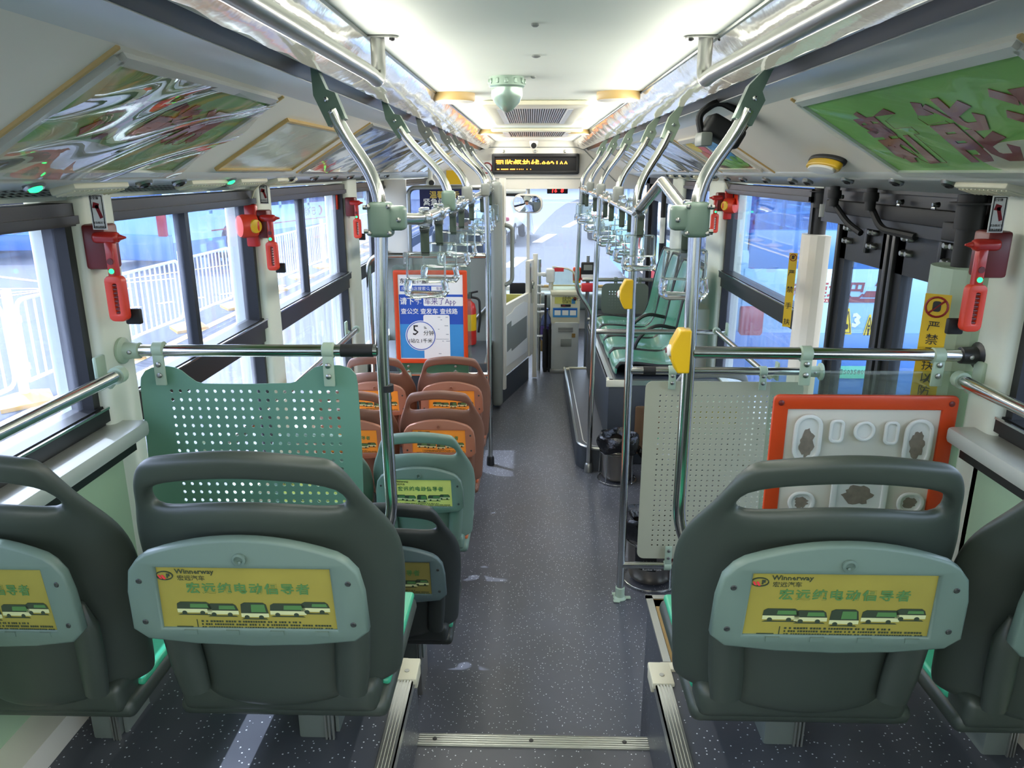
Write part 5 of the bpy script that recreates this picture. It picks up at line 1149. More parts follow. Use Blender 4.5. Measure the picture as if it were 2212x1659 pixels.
# ---------------------------------------------------------------- exit doors
g = G().box(1.22, 1.30, 2.02, 3.22, -.20, -.055).box(1.20, 1.24, 2.10, 3.16, -.072, -.058); struct('trim_%d' % n_trim, g, 'black_frame'); n_trim += 1
def door_leaf(ya, yb_, zt=-.165, X=1.285):
    """one folding leaf between ya (front) and yb_ (rear), with a tall pane"""
    g = G(); w = .075; yl, yh = min(ya, yb_), max(ya, yb_)
    g.box(X - .02, X + .02, yl, yl + w, -1.93, zt).box(X - .02, X + .02, yh - w, yh, -1.93, zt).box(X - .02, X + .02, yl, yh, -.34, zt).box(X - .02, X + .02, yl, yh, -1.93, -1.74)
    g.rbox((X - .02, yl + .012, -1.05), (.03, .024, 1.75), .006).rbox((X - .02, yh - .012, -1.05), (.03, .024, 1.75), .006)
    d = struct('door_%d' % ND[0], g, 'black_frame'); ND[0] += 1
    obj('pane', G().box(X - .003, X + .003, yl + w - .005, yh - w + .005, -1.75, -.335), 'door_glass', d)
    g = G()
    for yy in (yl + .12, yh - .12):
        for z in (-.215, -.265): g.lathe([(.012, 0), (.012, .016), (.008, .022)], (X - .02, yy, z), (-1, 0, 0), 8).lathe([(.012, 0), (.012, .016), (.008, .022)], (X - .02, yy + .035, z), (-1, 0, 0), 8)
    obj('hinge_bolts', g, 'steel_dull', d)
    obj('hinge_plate', G().rbox((X - .025, yl + .185, -.24), (.02, .02, .11), .003), 'black_frame', d)
    return d
ND = [1]
door_leaf(3.12, 2.66); door_leaf(2.64, 2.14)
t = thing('door_mechanism', 'black folding door mechanism with arms and a brush strip over the exit doors', 'door mechanism', (1.23, 2.65, -.15))
obj('beam', G().rbox((1.225, 2.62, -.135), (.05, 1.04, .05), .006), 'rubber', t)
obj('brush_strip', G().box(1.235, 1.245, 2.12, 3.12, -.185, -.13), 'black_frame', t)
for y in (2.98, 2.66): obj('hanger_pipe', G().cyl((1.17, y, -.055), (1.17, y, -.13), .018).lathe([(.024, -.1), (.026, -.085), (.024, -.07)], (1.17, y, 0)), 'rubber', t)
obj('arm', G().tube(arcpts([(1.18, 2.98, -.13), (1.20, 2.9, -.19), (1.22, 2.82, -.22)], .04), .012, 8), 'rubber', t); obj('arm', G().tube(arcpts([(1.18, 2.66, -.13), (1.19, 2.60, -.19), (1.22, 2.42, -.20)], .04), .012, 8), 'rubber', t)
for y in (2.50, 2.72, 2.98, 2.28): obj('wing_bolt', G().lathe([(.008, 0), (.005, .02)], (1.205, y, -.095), (-1, 0, 0), 8).rbox((1.19, y, -.105), (.006, .022, .008), .002), 'steel', t)
obj('pipe_label', G().rbox((1.155, 3.05, -.15), (.02, .003, .05), .004), 'ink_white', t)
# covered door posts: black post above, ribbed grey shell below
def post(label, y, x, w, ztop, zlow, black_top, sticker=None):
    t = thing('door_post', label, 'post', (x, y, -1.85), 'exit door posts')
    n = 16; g = G(); pts = []
    for k in range(n + 1):
        a = math.pi * (k / n); rr_ = 1 + (.012 if k % 2 else 0); pts.append((x + .055 - (.075 * math.sin(a)) * rr_, y - w / 2 * math.cos(a) * rr_))
    pts += [(x + .065, y + w / 2), (x + .065, y - w / 2)]
    g.prism([(p[0], p[1]) for p in pts], ((0, 0, zlow), (1, 0, 0), (0, 1, 0)), ztop - zlow); obj('cover', g, 'palegreen' if y < 2.5 else 'cream_paint', t, smooth=12)
    obj('inner_post', G().cyl((x + .045, y, ztop - .02), (x + .045, y, -.06), .028).cyl((x + .045, y, -.15), (x + .045, y, -.06), .036), 'rubber', t)
    obj('arm', G().rbox((x + .10, y + (.02 if y > 2.5 else .05), ztop + .09), (.15, .09, .05), .005), 'rubber', t)
    obj('flange', G().cyl((x + .045, y, -.085), (x + .045, y, -.08), .055), 'rubber', t)
    return t
y1 = 3.30; x1 = at(1745, 600, Y=y1).x; y2 = 2.07; x2 = at(2050, 620, Y=y2).x
p1 = post('ribbed cream door post with a narrow yellow warning strip, far side of the exit doors', y1, x1 - .02, .19, at(1745, 506, Y=y1).z, -1.84, 0)
p2 = post('ribbed grey green door post with a wide yellow warning strip at the exit doors', y2, x2 - .02, .21, at(2050, 576, Y=y2).z, -1.22, 0)
def warn(label, px, py0, py1, Y, w, chars):
    a = at(px, py0, Y=Y); b = at(px, py1, Y=Y); h = a.z - b.z
    # lies on the post's curved face, turned half towards the aisle
    u = V(.80, -.60, 0); c = V(a.x, Y, a.z)
    t = thing('warning_strip', label, 'warning strip', (c.x, c.y, b.z), 'yellow pinch warning strips')
    n_ = u.cross(V(0, 0, 1))
    obj('sheet', G().prism([(0, -h), (w, -h), (w, 0), (0, 0)], (c, u, (0, 0, 1)), .002), 'yellow_sticker', t)
    o = c + n_ * .003; g = G()
    g.tube([o + u * (w / 2 + w * .42 * math.cos(k * .3142)) + V(0, 0, -w * .55 + w * .42 * math.sin(k * .3142)) for k in range(20)], w * .045, 4, True).tube([o + u * (w * .2) + V(0, 0, -w * .85), o + u * (w * .8) + V(0, 0, -w * .25)], w * .04, 4)
    obj('ban_ring', g, 'ink_red', t); obj('hand_print', G().prism(rr(w * .32, w * .45, w * .1, 3, w * .5, -w * .52), (o, u, (0, 0, 1)), .0008), 'ink_black', t)
    g = G(); s_ = min(w * .85, (h - w * 1.1) / len(chars) * .88)
    for k, ch in enumerate(chars): g.text(ch, s_, (o + u * (w * .5 - s_ * .5) + V(0, 0, -w * 1.1 - (h - w * 1.1) * (k + .82) / len(chars)), u, (0, 0, 1)), t=.0008)
    obj('lettering', g, 'ink_black', t, smooth=0)
warn('wide yellow strip warning against holding the door post, on the near exit door post', 2000, 633, 905, y2 - .085, .062, '严禁手扶以防夹手')
warn('narrow yellow strip warning against holding the door post, on the far exit door post', 1706, 546, 705, y1 - .085, .034, '严禁手扶')
# ---------------------------------------------------------------- battery box, step and the green bench
bx0, by0, by1 = .50, 4.55, 6.35
bz = at(1330, 822, Y=by0).z
g = G().rbox(((bx0 + 1.21) / 2, (by0 + by1) / 2, (bz - 1.85) / 2), (1.21 - bx0, by1 - by0, bz + 1.85), .012)
t = thing('battery_box', 'tall dark vinyl box with steel edges carrying the green bench', 'box', (.85, 5.4, -1.85))
obj('body', g, 'box_vinyl', t)
g = G().box(bx0 - .004, bx0 + .03, by0 - .004, by1, bz - .004, bz + .003).box(bx0 - .004, 1.2, by0 - .004, by0 + .03, bz - .004, bz + .003).box(bx0 - .004, bx0, by0, by1, bz - .03, bz + .003).box(bx0 - .004, 1.2, by0 - .006, by0, bz - .03, bz + .003)
obj('steel_edge', g, 'aluminium', t); obj('corner_cap', G().rbox((bx0 + .05, by0 - .004, bz - .018), (.13, .014, .045), .003).rbox((bx0, by0 + .03, bz - .01), (.016, .07, .03), .003), 'vent_cream', t)
dz0, dz1 = bz - .22, -1.72
hf = obj('hatch_frame', G().plate(rr(.50, dz0 - dz1 + .1, .01, 3, .93, (dz0 + dz1) / 2), [rr(.42, dz0 - dz1, .02, 3, .93, (dz0 + dz1) / 2)[::-1]], ((0, by0 - .001, 0), (1, 0, 0), (0, 0, 1)), .008, .002), 'rust_panel', t)
obj('hatch', G().plate(rr(.415, dz0 - dz1 - .005, .02, 3, .93, (dz0 + dz1) / 2), [], ((0, by0 + .0, 0), (1, 0, 0), (0, 0, 1)), .008, .002), 'rust_panel', t)
# the low step in front of it, rounded at the rear corner
sz = at(1240, 925, X=.305).z; xs = .305; ys0 = 4.42
ol = [(bx0, by1 + .1), (xs, by1 + .1), (xs, ys0 + .14)] + [(xs + .14 - .14 * math.cos(a), ys0 + .14 - .14 * math.sin(a)) for a in [k * math.pi / 16 for k in range(1, 8)]] + [(xs + .14, ys0), (bx0, ys0)]
t = thing('floor_step', 'low dark step with a rounded metal edge along the battery box', 'step', (.4, 5.4, -1.85))
obj('body', G().prism(ol[::-1] if 0 else ol, ((0, 0, -1.85), (1, 0, 0), (0, 1, 0)), sz + 1.85), 'box_vinyl', t, smooth=50)
obj('metal_edge', G().tube([V(p[0] + .008, p[1] + .004, sz + .002) for p in ol[1:]], .010, 6).tube([V(p[0] + .045, p[1] + .03 if p[1] < 4.6 else p[1], sz + .001) for p in ol[1:]], .005, 4), 'aluminium', t)
obj('corner_cap', G().rbox((xs + .02, by1 + .06, sz), (.05, .08, .02), .004).rbox((xs + .1, by1 + .085, sz), (.2, .03, .02), .004), 'vent_cream', t)
# four bench seats facing the aisle
def bench_seat():
    t = thing('bucket_seat', 'x', 'seat', (0, 0, 0), 'green moulded bench seats facing the aisle', True); hw = .188
    prof = [(-.245, -.075), (-.25, -.03), (-.225, .005), (-.12, .004), (.02, -.012), (.115, -.015), (.17, .03), (.20, .12), (.225, .28), (.255, .44), (.275, .53), (.285, .58)]
    n = len(prof) - 1
    def P(i, j):
        k = round(i * n); x, z = prof[k]; a = (j - .5) * 2; w = hw * (1 - .42 * max(0, (z - .33) / .25) ** 2); y = a * w
        dish = .022 * (1 - a * a)
        return V(x + (dish * min(1, max(0, z) / .15)), y, z - (dish if k < 6 else 0) + .022)
    obj('shell', G().grid(P, n, 8), 'bench_green', t, mods=[('SOLIDIFY', dict(thickness=.018, offset=0)), ('SUBSURF', dict(levels=2))], smooth=80)
    for s in (0, 1): obj('trim', G().tube([P(k / n, s) + V(0, (s - .5) * .012, 0) for k in range(1, n + 1)], .010, 6), 'black_frame', t)
    obj('top_trim', G().tube([P(1, j / 8) + V(.0, 0, .006) for j in range(9)], .010, 6), 'black_frame', t)
    obj('ribbing', G().grid(lambda i, j: V(-.2 + .28 * i, -.06 + .05 * j + .004 * math.sin(i * 90), P(.3, .35).z + .012), 2, 1), 'bench_green', t) if 0 else None
    obj('base', G().rbox((.0, 0, -.035), (.34, .34, .05), .015), 'shell_dark', t)
    return t
bs = bench_seat()
seatz = at(1400, 790, Y=4.72).z
SEATS = []; BS = [4.80, 5.21, 5.62, 6.03]
for k, y in enumerate(BS):
    lb = ['green bench seat nearest the beige perforated panel', 'second green bench seat from the beige panel', 'third green bench seat from the beige panel', 'green bench seat beside the small grey front panel'][k]
    SEATS.append(place(bs, (.80, y, seatz + .02), 0, lb) if k == 0 else dup(bs, (.80, y, seatz + .02), 0, lb))
for k, y in enumerate((5.21 - .205, 5.62 - .205)):
    c = V(.80, y, seatz); obj('armrest', G().tube(arcpts([c + V(.19, 0, .19), c + V(.05, 0, .22), c + V(-.06, 0, .12), c + V(-.09, 0, .02)], .12, 7), .013, 8), 'black_frame', SEATS[k + 1])
hrail('bench_rail', 'steel rail before the green bench, at cushion height behind the yellow stop button', (.40, 4.47, at(1290, 716, Y=4.47).z), (1.19, 4.47, at(1290, 716, Y=4.47).z))
# small perforated front panel with its rails
yf = 6.42; hrail('bench_rail', 'upper rail carrying the small grey perforated panel', (at(1258, 604, Y=yf).x, yf, at(1258, 604, Y=yf).z), (1.19, yf, at(1258, 604, Y=yf).z), m='steel_dull')
hrail('bench_rail', 'lower rail under the small grey perforated panel', (.50, yf, at(1300, 690, Y=yf).z), (1.19, yf, at(1300, 690, Y=yf).z), m='steel_dull')
yq = yf - .02; a, b = at(1300, 612, Y=yq), at(1398, 678, Y=yq); t = thing('perforated_panel', 'small grey perforated panel at the front end of the green bench', 'panel', (1.0, yq, b.z))
w, h = b.x - a.x, a.z - b.z; nu, nv = 10, 7; pu = w * .62 / nu; pv = h * .62 / nv; hx, hz = a.x + w * .14, b.z + h * .16
obj('border', G().plate(rr(w, h, .05, 5, (a.x + b.x) / 2, (a.z + b.z) / 2), [[(hx, hz), (hx, hz + pv * nv), (hx + pu * nu, hz + pv * nv), (hx + pu * nu, hz)]], ((0, yq, 0), (1, 0, 0), (0, 0, 1)), .004), 'panel_grey', t, smooth=0)
obj('perforated_sheet', G().perf(((hx, yq, hz), (1, 0, 0), (0, 0, 1)), nu, nv, pu, pv, .0052), 'panel_grey', t, smooth=0, mods=[('SOLIDIFY', dict(thickness=.004, offset=1))])
hangers(t, [(at(1330, 604, Y=yf).x, yf, at(1330, 604, Y=yf).z), (at(1382, 604, Y=yf).x, yf, at(1382, 604, Y=yf).z)], 0, at(1330, 620, Y=yf).z, 'panel_grey')
# pale box cabinet against the wall beside the bench's rear end
struct('trim_%d' % n_trim, G().rbox((1.13, 5.6, -1.1), (.15, 1.5, .46), .015), 'cream_paint'); n_trim += 1
# ---------------------------------------------------------------- litter bins
def bin_proto():
    t = thing('litter_bin', 'x', 'bin', (0, 0, 0), 'litter bins with black bags', True)
    obj('drum', G().lathe([(.095, .02), (.098, .03), (.112, .30), (.115, .305), (.108, .305), (.094, .04), (.02, .035)], (0, 0, 0), n=28), 'bin_steel', t)
    g = G()
    for z, r in ((.004, .125), (.20, .116)): g.tube([(r * math.cos(k * .2618), r * math.sin(k * .2618), z) for k in range(24)], .004, 5, True)
    for a in (.6, 2.7, 4.0, 5.5): g.tube([(.125 * math.cos(a), .125 * math.sin(a), .004), (.117 * math.cos(a), .117 * math.sin(a), .21)], .0035, 5)
    obj('wire_stand', g, 'steel', t)
    rnd = random.Random(5); n = 30; rows = [(.085, .27), (.108, .32), (.122, .315), (.132, .285), (.136, .25), (.130, .215)]
    g = G().grid(lambda i, j: (lambda r, z, a: V((r + .012 * math.sin(a * 5 + j * 6) + .006 * math.sin(a * 11 + j * 9)) * math.cos(a), (r + .012 * math.sin(a * 5 + j * 6)) * math.sin(a), z + .014 * math.sin(a * 4 + 2) * (1 if j > .6 else .4)))(rows[round(j * 5)][0], rows[round(j * 5)][1], i * 2 * math.pi), n, 5)
    obj('black_bag', g, 'bag_black', t, mods=[('SOLIDIFY', dict(thickness=.003)), ('SUBSURF', dict(levels=1))])
    obj('bag_tail', G().grid(lambda i, j: V(.13 + .14 * j + .01 * math.sin(i * 9), -.06 + .11 * i + .02 * math.sin(j * 8), .21 - .17 * j + .02 * math.sin(i * 7 + j * 5)), 6, 6), 'bag_black', t, mods=[('SOLIDIFY', dict(thickness=.003))])
    return t
bn = bin_proto(); c = at(1312, 1030, Z=-1.846); place(bn, (.545, 4.30, -1.846), 0, 'steel litter bin with a black bag at the end of the dark step', .95)
c = at(1412, 1275, Z=-1.846); b2_ = dup(bn, (c.x, c.y + .11, -1.846), 2.6, skip=('bag_tail',), label='steel litter bin with a dark label behind the lower rail of the beige panel', scale=1.05)
g = G(); o = V(0, 0, 0); lab = [(-.05, .12, 0), ]
ang = [math.radians(a) for a in range(225, 290, 8)]
def onb(g, a0, a1, z0, z1, r0=.1075):
    return g.grid(lambda i, j: V((r0 + .05 * ((z0 + (z1 - z0) * j) - .12)) * math.cos(a0 + (a1 - a0) * i), (r0 + .05 * ((z0 + (z1 - z0) * j) - .12)) * math.sin(a0 + (a1 - a0) * i), z0 + (z1 - z0) * j), 8, 2)
lt = obj('bin_label', onb(G(), 1.25, 2.15, .09, .19), 'ink_black', b2_); lt.location = (0, 0, 0); 
me = lt.data
for v in me.vertices: v.co = v.co
def _fix(o_, root):                       # children of a placed thing are built round the thing's own origin
    m_ = o_.data; off = root.location - Vector((0, 0, K))
    for v in m_.vertices: v.co = v.co + off
_fix(lt, b2_)
tx = G().text('其他垃圾', .030, ((-.060, -.0, .12), (1, 0, 0), (0, 0, 1)), t=.001).text('Residual Waste', .013, ((-.055, 0, .10), (1, 0, 0), (0, 0, 1)), t=.001)
R_ = Matrix.Rotation(-2.6, 3, 'Z'); tx.v = [R_ @ (v + V(0, -.1115, 0)) for v in tx.v]
lx = obj('label_lettering', tx, 'ink_white', b2_, smooth=0); _fix(lx, b2_)
c = at(1500, 1265, Z=-1.846); tag(obj('red_bucket', G().lathe([(.075, 0), (.085, .16), (.088, .165), (.08, .165), (.07, .01), (.01, .01)], (c.x + .08, c.y + .1, -1.846)), 'red_label'), 'red bucket on the floor behind the beige panel beside the labelled bin', 'bucket')
# ---------------------------------------------------------------- framed poster partition on the poster side
YQ = 4.52
zr = at(900, 552, Y=YQ).z; xl = at(797, 600, Y=YQ).x; zl = at(900, 808, Y=YQ).z
t = thing('partition_frame', 'looped steel tube frame holding the framed blue poster', 'rail', (-.6, YQ, -1.85))
obj('tube', G().tube(arcpts([(xl, YQ, -1.84), (xl, YQ, zr), (-.275, YQ, zr)], .09, 7), .0165, 12).tube([(xl, YQ, zl), (-.27, YQ, zl)], .014, 10), 'steel', t)
yp_ = YQ - .02; f = lambda px, py: (at(px, py, Y=yp_).x, at(px, py, Y=yp_).z)
t = thing('framed_poster', 'blue and white app poster in an orange frame on a clear board', 'poster', (-.6, yp_, zl))
a, b = f(846, 572), f(1019, 805); W_, H__ = b[0] - a[0], a[1] - b[1]
obj('clear_board', G().plate(rr(W_, H__, .03, 5, (a[0] + b[0]) / 2, (a[1] + b[1]) / 2), [], ((0, yp_ + .004, 0), (1, 0, 0), (0, 0, 1)), .004, .001), 'acrylic', t)
obj('backing_panel', G().plate(rr(W_ * .92, .16, .02, 4, (a[0] + b[0]) / 2, b[1] + .06), [], ((0, yp_ + .012, 0), (1, 0, 0), (0, 0, 1)), .004), 'panel_green', t)
a, b = f(850, 584), f(1011, 783); W_, H__ = b[0] - a[0], a[1] - b[1]; cx, cz = (a[0] + b[0]) / 2, (a[1] + b[1]) / 2
fr_ = obj('orange_frame', G().plate(rr(W_, H__, .008, 3, cx, cz), [rr(W_ - .042, H__ - .042, .003, 2, cx, cz)[::-1]], ((0, yp_ - .004, 0), (1, 0, 0), (0, 0, 1)), .010, .003), 'orange_frame', t)
w, h = W_ - .038, H__ - .038; x0, z0 = cx - w / 2, cz - h / 2
PF = lambda u, v, d=0: ((x0 + u * w, yp_ - .006 - d, z0 + v * h), (1, 0, 0), (0, 0, 1))
rect = lambda u0, v0, u1, v1: [((u - 0) * w, (v - 0) * h) for u, v in ((u0, v0), (u1, v0), (u1, v1), (u0, v1))]
sh = obj('poster_sheet', G().prism(rect(0, 0, 1, 1), PF(0, 0), .001), 'ink_white', t)
obj('blue_field', G().prism(rect(.02, .02, .99, .765), PF(0, 0, .001), .0008), 'ink_blue', sh); obj('sky_field', G().prism(rect(.02, .02, .99, .42), PF(0, 0, .0019), .0006), 'ink_sky', sh)
obj('phone_print', G().prism([(p[0], p[1]) for p in rr(.40 * w, .58 * h, .012, 4, .58 * w, .24 * h)], PF(0, 0, .0027), .0006), 'card_paper' if 'card_paper' in MATS else 'ink_white', sh)
obj('search_bar', G().prism(rect(.04, .80, .71, .865), PF(0, 0, .001), .0008), 'ink_blue', sh); obj('search_field', G().prism(rect(.515, .808, .70, .857), PF(0, 0, .0019), .0006), 'ink_white', sh)
obj('title_box', G().prism([(p[0], p[1]) for p in rr(.60 * w, .105 * h, .008, 3, .69 * w, .685 * h)], PF(0, 0, .0019), .0006), 'ink_white', sh)
cw = w * .235
obj('round_disc', G().prism(ell(cw, cw, 36, .335 * w, .285 * h), PF(0, 0, .0034), .0006), 'ink_white', sh)
obj('disc_ring', G().plate(ell(cw * .95, cw * .95, 36, .335 * w, .285 * h), [ell(cw * .90, cw * .90, 36, .335 * w, .285 * h)[::-1]], PF(0, 0, .0041), .0005), 'ink_blue', sh)
T = lambda s_, u, v, sz_, d=.0045, **k: G().text(s_, sz_, PF(u, v, d), t=.0005, **k)
g = T('东莞全覆盖,', .04, .895, h * .062, .0012, bold=.0006); g2 = T('5', .22, .30, h * .15, bold=.0012); g.v; 
obj('black_lettering', T('东莞全覆盖,', .04, .895, h * .062, .0012, bold=.0006).text('5', h * .165, PF(.205, .295, .0045), bold=.0004, t=.0005).text('分钟', h * .062, PF(.375, .295, .0045), t=.0005).text('1站/2.1千米', h * .057, PF(.135, .205, .0045), t=.0005), 'ink_black', sh, smooth=0)
obj('white_lettering', T('应用商店搜索', .06, .815, h * .046, .0022, space=1.05).text('请下载', h * .088, PF(.03, .655, .0022), bold=.0008, t=.0005, sx=.95).text('查公交 查发车 查线路', h * .070, PF(.04, .545, .0022), bold=.0005, t=.0005, sx=.98), 'ink_white', sh, smooth=0)
obj('purple_lettering', T('车来了App', .40, .655, h * .088, .0028, sx=.9).text('车来了', h * .038, PF(.585, .818, .0028), t=.0005), 'ink_purple', sh, smooth=0)
g = G().tube([Vector(PF(.465 + .016 * math.cos(k * .5), .835 + .014 * math.sin(k * .5), .003)[0]) for k in range(13)], .0012, 4, True).tube([Vector(PF(.478, .823, .003)[0]), Vector(PF(.492, .811, .003)[0])], .0014, 4)
obj('magnifier_print', g, 'ink_white', sh)
g = G()
for k in range(3): g.tube([Vector(PF(.385 + .012 * (k + 1) * math.cos(a), .365 + .010 * (k + 1) * math.sin(a), .0047)[0]) for a in (0, .5, 1.0, 1.57)], .0011, 4)
obj('signal_print', g, 'ink_black', sh)
g = G(); rnd = random.Random(9)
for u, v in ((.60, .50), (.72, .50), (.64, .47), (.70, .40), (.60, .36), (.72, .30), (.72, .22), (.66, .22), (.60, .07)): g.prism(rect(u, v, u + rnd.uniform(.02, .06), v + .006), PF(0, 0, .0034), .0004)
g.prism(rect(.40, .245, .76, .249), PF(0, 0, .0034), .0004); obj('phone_details', g, 'ink_grey', sh, smooth=0)
hangers(t, [(at(877, 552, Y=YQ).x, YQ, zr), (at(1000, 552, Y=YQ).x, YQ, zr)], 0, at(877, 570, Y=YQ).z, 'greyplast')
hangers(t, [(at(884, 808, Y=YQ).x, YQ, zl + .0), (at(985, 808, Y=YQ).x, YQ, zl)], 0, zl + .02, 'palegreen')
# ---------------------------------------------------------------- driver partition
YD = 5.85
t = thing('driver_partition', 'partition behind the driver with a tube-framed window over a grey panel', 'partition', (-.7, YD, -1.85))
a, b = at(882, 405, Y=YD), at(1046, 552, Y=YD)
obj('lower_panel', G().box(-1.14, -.25, YD, YD + .03, -1.85, b.z), 'greyplast', t)
obj('window_tube', G().tube(arcpts([(a.x, YD - .02, -1.3), (a.x, YD - .02, a.z), (-.25, YD - .02, a.z)], .07, 6), .018, 10).tube(arcpts([(-.30, YD - .02, at(1000, 550, Y=YD).z), (-.30, YD - .02, at(1000, 650, Y=YD).z), (-.45, YD - .02, at(1000, 690, Y=YD).z)], .12, 6), .015, 10), 'steel_dull', t)
obj('pane', G().box(a.x, -.25, YD + .01, YD + .015, b.z, a.z), 'window_glass', t)
obj('upper_panel', G().box(-1.13, a.x - .02, YD, YD + .03, b.z + .001, -.06), 'cream_paint', t)
a, b = at(906, 408, Y=YD - .03), at(1003, 447, Y=YD - .03)
t = thing('notice_board', 'dark blue notice with gold and white characters on the driver partition window', 'sign', (a.x, YD, b.z))
sb = obj('board', G().box(a.x, b.x, YD - .03, YD - .022, b.z, a.z), 'navy', t)
W_ = b.x - a.x; obj('gold_lettering', G().text('温馨提示', W_ * .17, ((a.x + W_ * .22, YD - .031, a.z - W_ * .19), (1, 0, 0), (0, 0, 1)), bold=.001), 'gold', sb, smooth=0)
obj('white_lettering', G().text('紧急情况', W_ * .17, ((a.x + W_ * .07, YD - .031, b.z + W_ * .04), (1, 0, 0), (0, 0, 1)), bold=.001), 'ink_white', sb, smooth=0)
a, b = at(964, 368, Y=8.58), at(1000, 398, Y=8.58); tag(obj('notice_plate', G().box(a.x, b.x, 8.575, 8.59, b.z, a.z), 'yellow_box'), 'yellow notice plate on the bulkhead above the driver', 'plate')
c = at(1052, 363, Y=8.58); t = thing('round_sign', 'round prohibition sign with a red ring beside the LED display', 'sign', c)
obj('plate', G().box(c.x - .07, c.x + .07, 8.58, 8.59, c.z - .08, c.z + .08), 'ink_white', t); obj('ring', G().tube([c + V(.055 * math.cos(k * .314), -.004, .055 * math.sin(k * .314)) for k in range(20)], .007, 6, True), 'ink_red', t)
c = at(930, 394, Y=6.5); t = thing('ball_camera', 'small white ball camera above the driver partition', 'camera', c); obj('ball', G().lathe([(.001, -.04), (.03, -.027), (.04, 0), (.03, .028), (.001, .04)], c, (0, 1, 0), 18), 'white_plastic', t); obj('lens', G().lathe([(.024, 0), (.022, .008), (.01, .009)], c + V(.012, -.034, -.004), (.3, -1, 0), 16), 'rubber', t); obj('mount', G().cyl(c + V(0, 0, .02), V(c.x, c.y, .05), .02), 'white_plastic', t)
# half door: frame post, leaf with torn paper, handle
pA, pB = V(-.225, 5.82, 0), V(.012, 6.66, 0); du = (pB - pA); Ld = du.length; du.normalize(); nd = V(du.y, -du.x, 0)
DQ = lambda u, z: pA + du * (u * Ld) + V(0, 0, z)
t = thing('driver_door', 'cream half door of the driver cab with torn white paper on its panel', 'door', pA + V(0, 0, -1.85))
ztop = at(1145, 562, Y=6.6).z; zmid = at(1100, 650, Y=6.1).z; zbot = at(1100, 795, Y=6.1).z
FD = (pA, du, V(0, 0, 1))
g = G().prism([(0.0, zbot), (Ld, zbot), (Ld, zmid), (0.0, zmid)], (pA - nd * .02, du, V(0, 0, 1)), .03); obj('leaf', g, 'cream_paint', t)
obj('rear_stile', G().prism([(.0, -1.72), (.045, -1.72), (.045, -.05), (.0, -.05)], (pA - nd * .02, du, V(0, 0, 1)), .04), 'cream_paint', t)
obj('front_stile', G().prism([(Ld - .14, zbot), (Ld, zbot), (Ld, ztop), (Ld - .14, ztop)], (pA - nd * .02, du, V(0, 0, 1)), .04), 'cream_paint', t)
obj('stile_groove', G().prism([(Ld - .145, zmid), (Ld - .115, zmid), (Ld - .115, ztop - .02), (Ld - .145, ztop - .02)], (pA + nd * .021, du, V(0, 0, 1)), .004), 'steel_dull', t)
obj('hinge_tube', G().cyl(pB + nd * .03 + V(0, 0, -1.84), pB + nd * .03 + V(0, 0, ztop + .05), .022), 'cream_paint', t)
obj('lock_plate', G().prism(rr(.055, .2, .012, 3, Ld - .07, ztop - .28), (pA + nd * .021, du, V(0, 0, 1)), .008).prism(rr(.03, .06, .012, 3, Ld - .07, ztop - .22), (pA + nd * .028, du, V(0, 0, 1)), .01), 'steel', t)
pp = obj('paper', G().prism([(.07, zbot + .07), (Ld - .19, zbot + .06), (Ld - .19, zmid - .08), (Ld - .3, zmid - .05), (.3, zmid - .06), (.22, zmid - .085), (.07, zmid - .09)], (pA + nd * .012, du, V(0, 0, 1)), .002), 'ink_white', t, smooth=0)
zz = (zmid + zbot) / 2
obj('torn_patch', G().prism([(.08, zz - .1), (.2, zz - .09), (.21, zz - .12), (Ld - .21, zz - .10), (Ld - .21, zz + .10), (.20, zz + .09), (.2, zz + .14), (.08, zz + .13)], (pA + nd * .0145, du, V(0, 0, 1)), .001), 'greyplast', pp, smooth=0)
h0, h1 = at(1093, 490, Y=5.9).z, at(1093, 605, Y=5.9).z
obj('handle', G().tube(arcpts([DQ(.02, h0 + .02) + nd * .02, DQ(.05, h0) + nd * .07, DQ(.05, h1) + nd * .07, DQ(.02, h1 - .03) + nd * .02], .05, 5), .017, 10), 'greyplast', t)
obj('kick_panel', G().prism([(.0, -1.85), (Ld - .06, -1.85), (Ld - .06, zbot - .03), (0, zbot - .03)], (pA - nd * .03, du, V(0, 0, 1)), .02), 'box_vinyl', t)
c = at(1074, 600, Y=5.72); struct('trim_%d' % n_trim, G().rbox((-.262, 5.74, -.95), (.085, .12, 1.75), .03, 3), 'greyplast'); n_trim += 1
# dash things behind the half door
c = at(1118, 625, Y=7.9); t = thing('dash_screen', 'dark driver monitor glimpsed over the half door', 'screen', c); obj('case', G().rbox(c, (.17, .04, .14), .012), 'rubber', t); obj('neck', G().cyl(c + V(0, .02, -.06), c + V(0, .05, -.35), .015), 'rubber', t)
c = at(1112, 650, Y=7.4); tag(obj('cardboard_note', G().rbox(c + V(0, 0, .0), (.20, .02, .14), .002), 'card_lime'), 'yellow paper note leaning behind the half door', 'note')
t = thing('steering_wheel', 'black steering wheel in front of the driver', 'steering wheel', (DX, 7.95, -1.1)); obj('rim', G().tube([V(DX + .23 * math.cos(k * .2618), 7.92 + .16 * math.sin(k * .2618), -.98 + .16 * math.sin(k * .2618)) for k in range(24)], .014, 8, True), 'rubber', t); obj('column', G().cyl((DX, 7.92, -.98), (DX, 8.2, -1.6), .03).tube([(DX - .22, 7.92, -.98), (DX + .22, 7.92, -.98)], .012, 6), 'rubber', t)
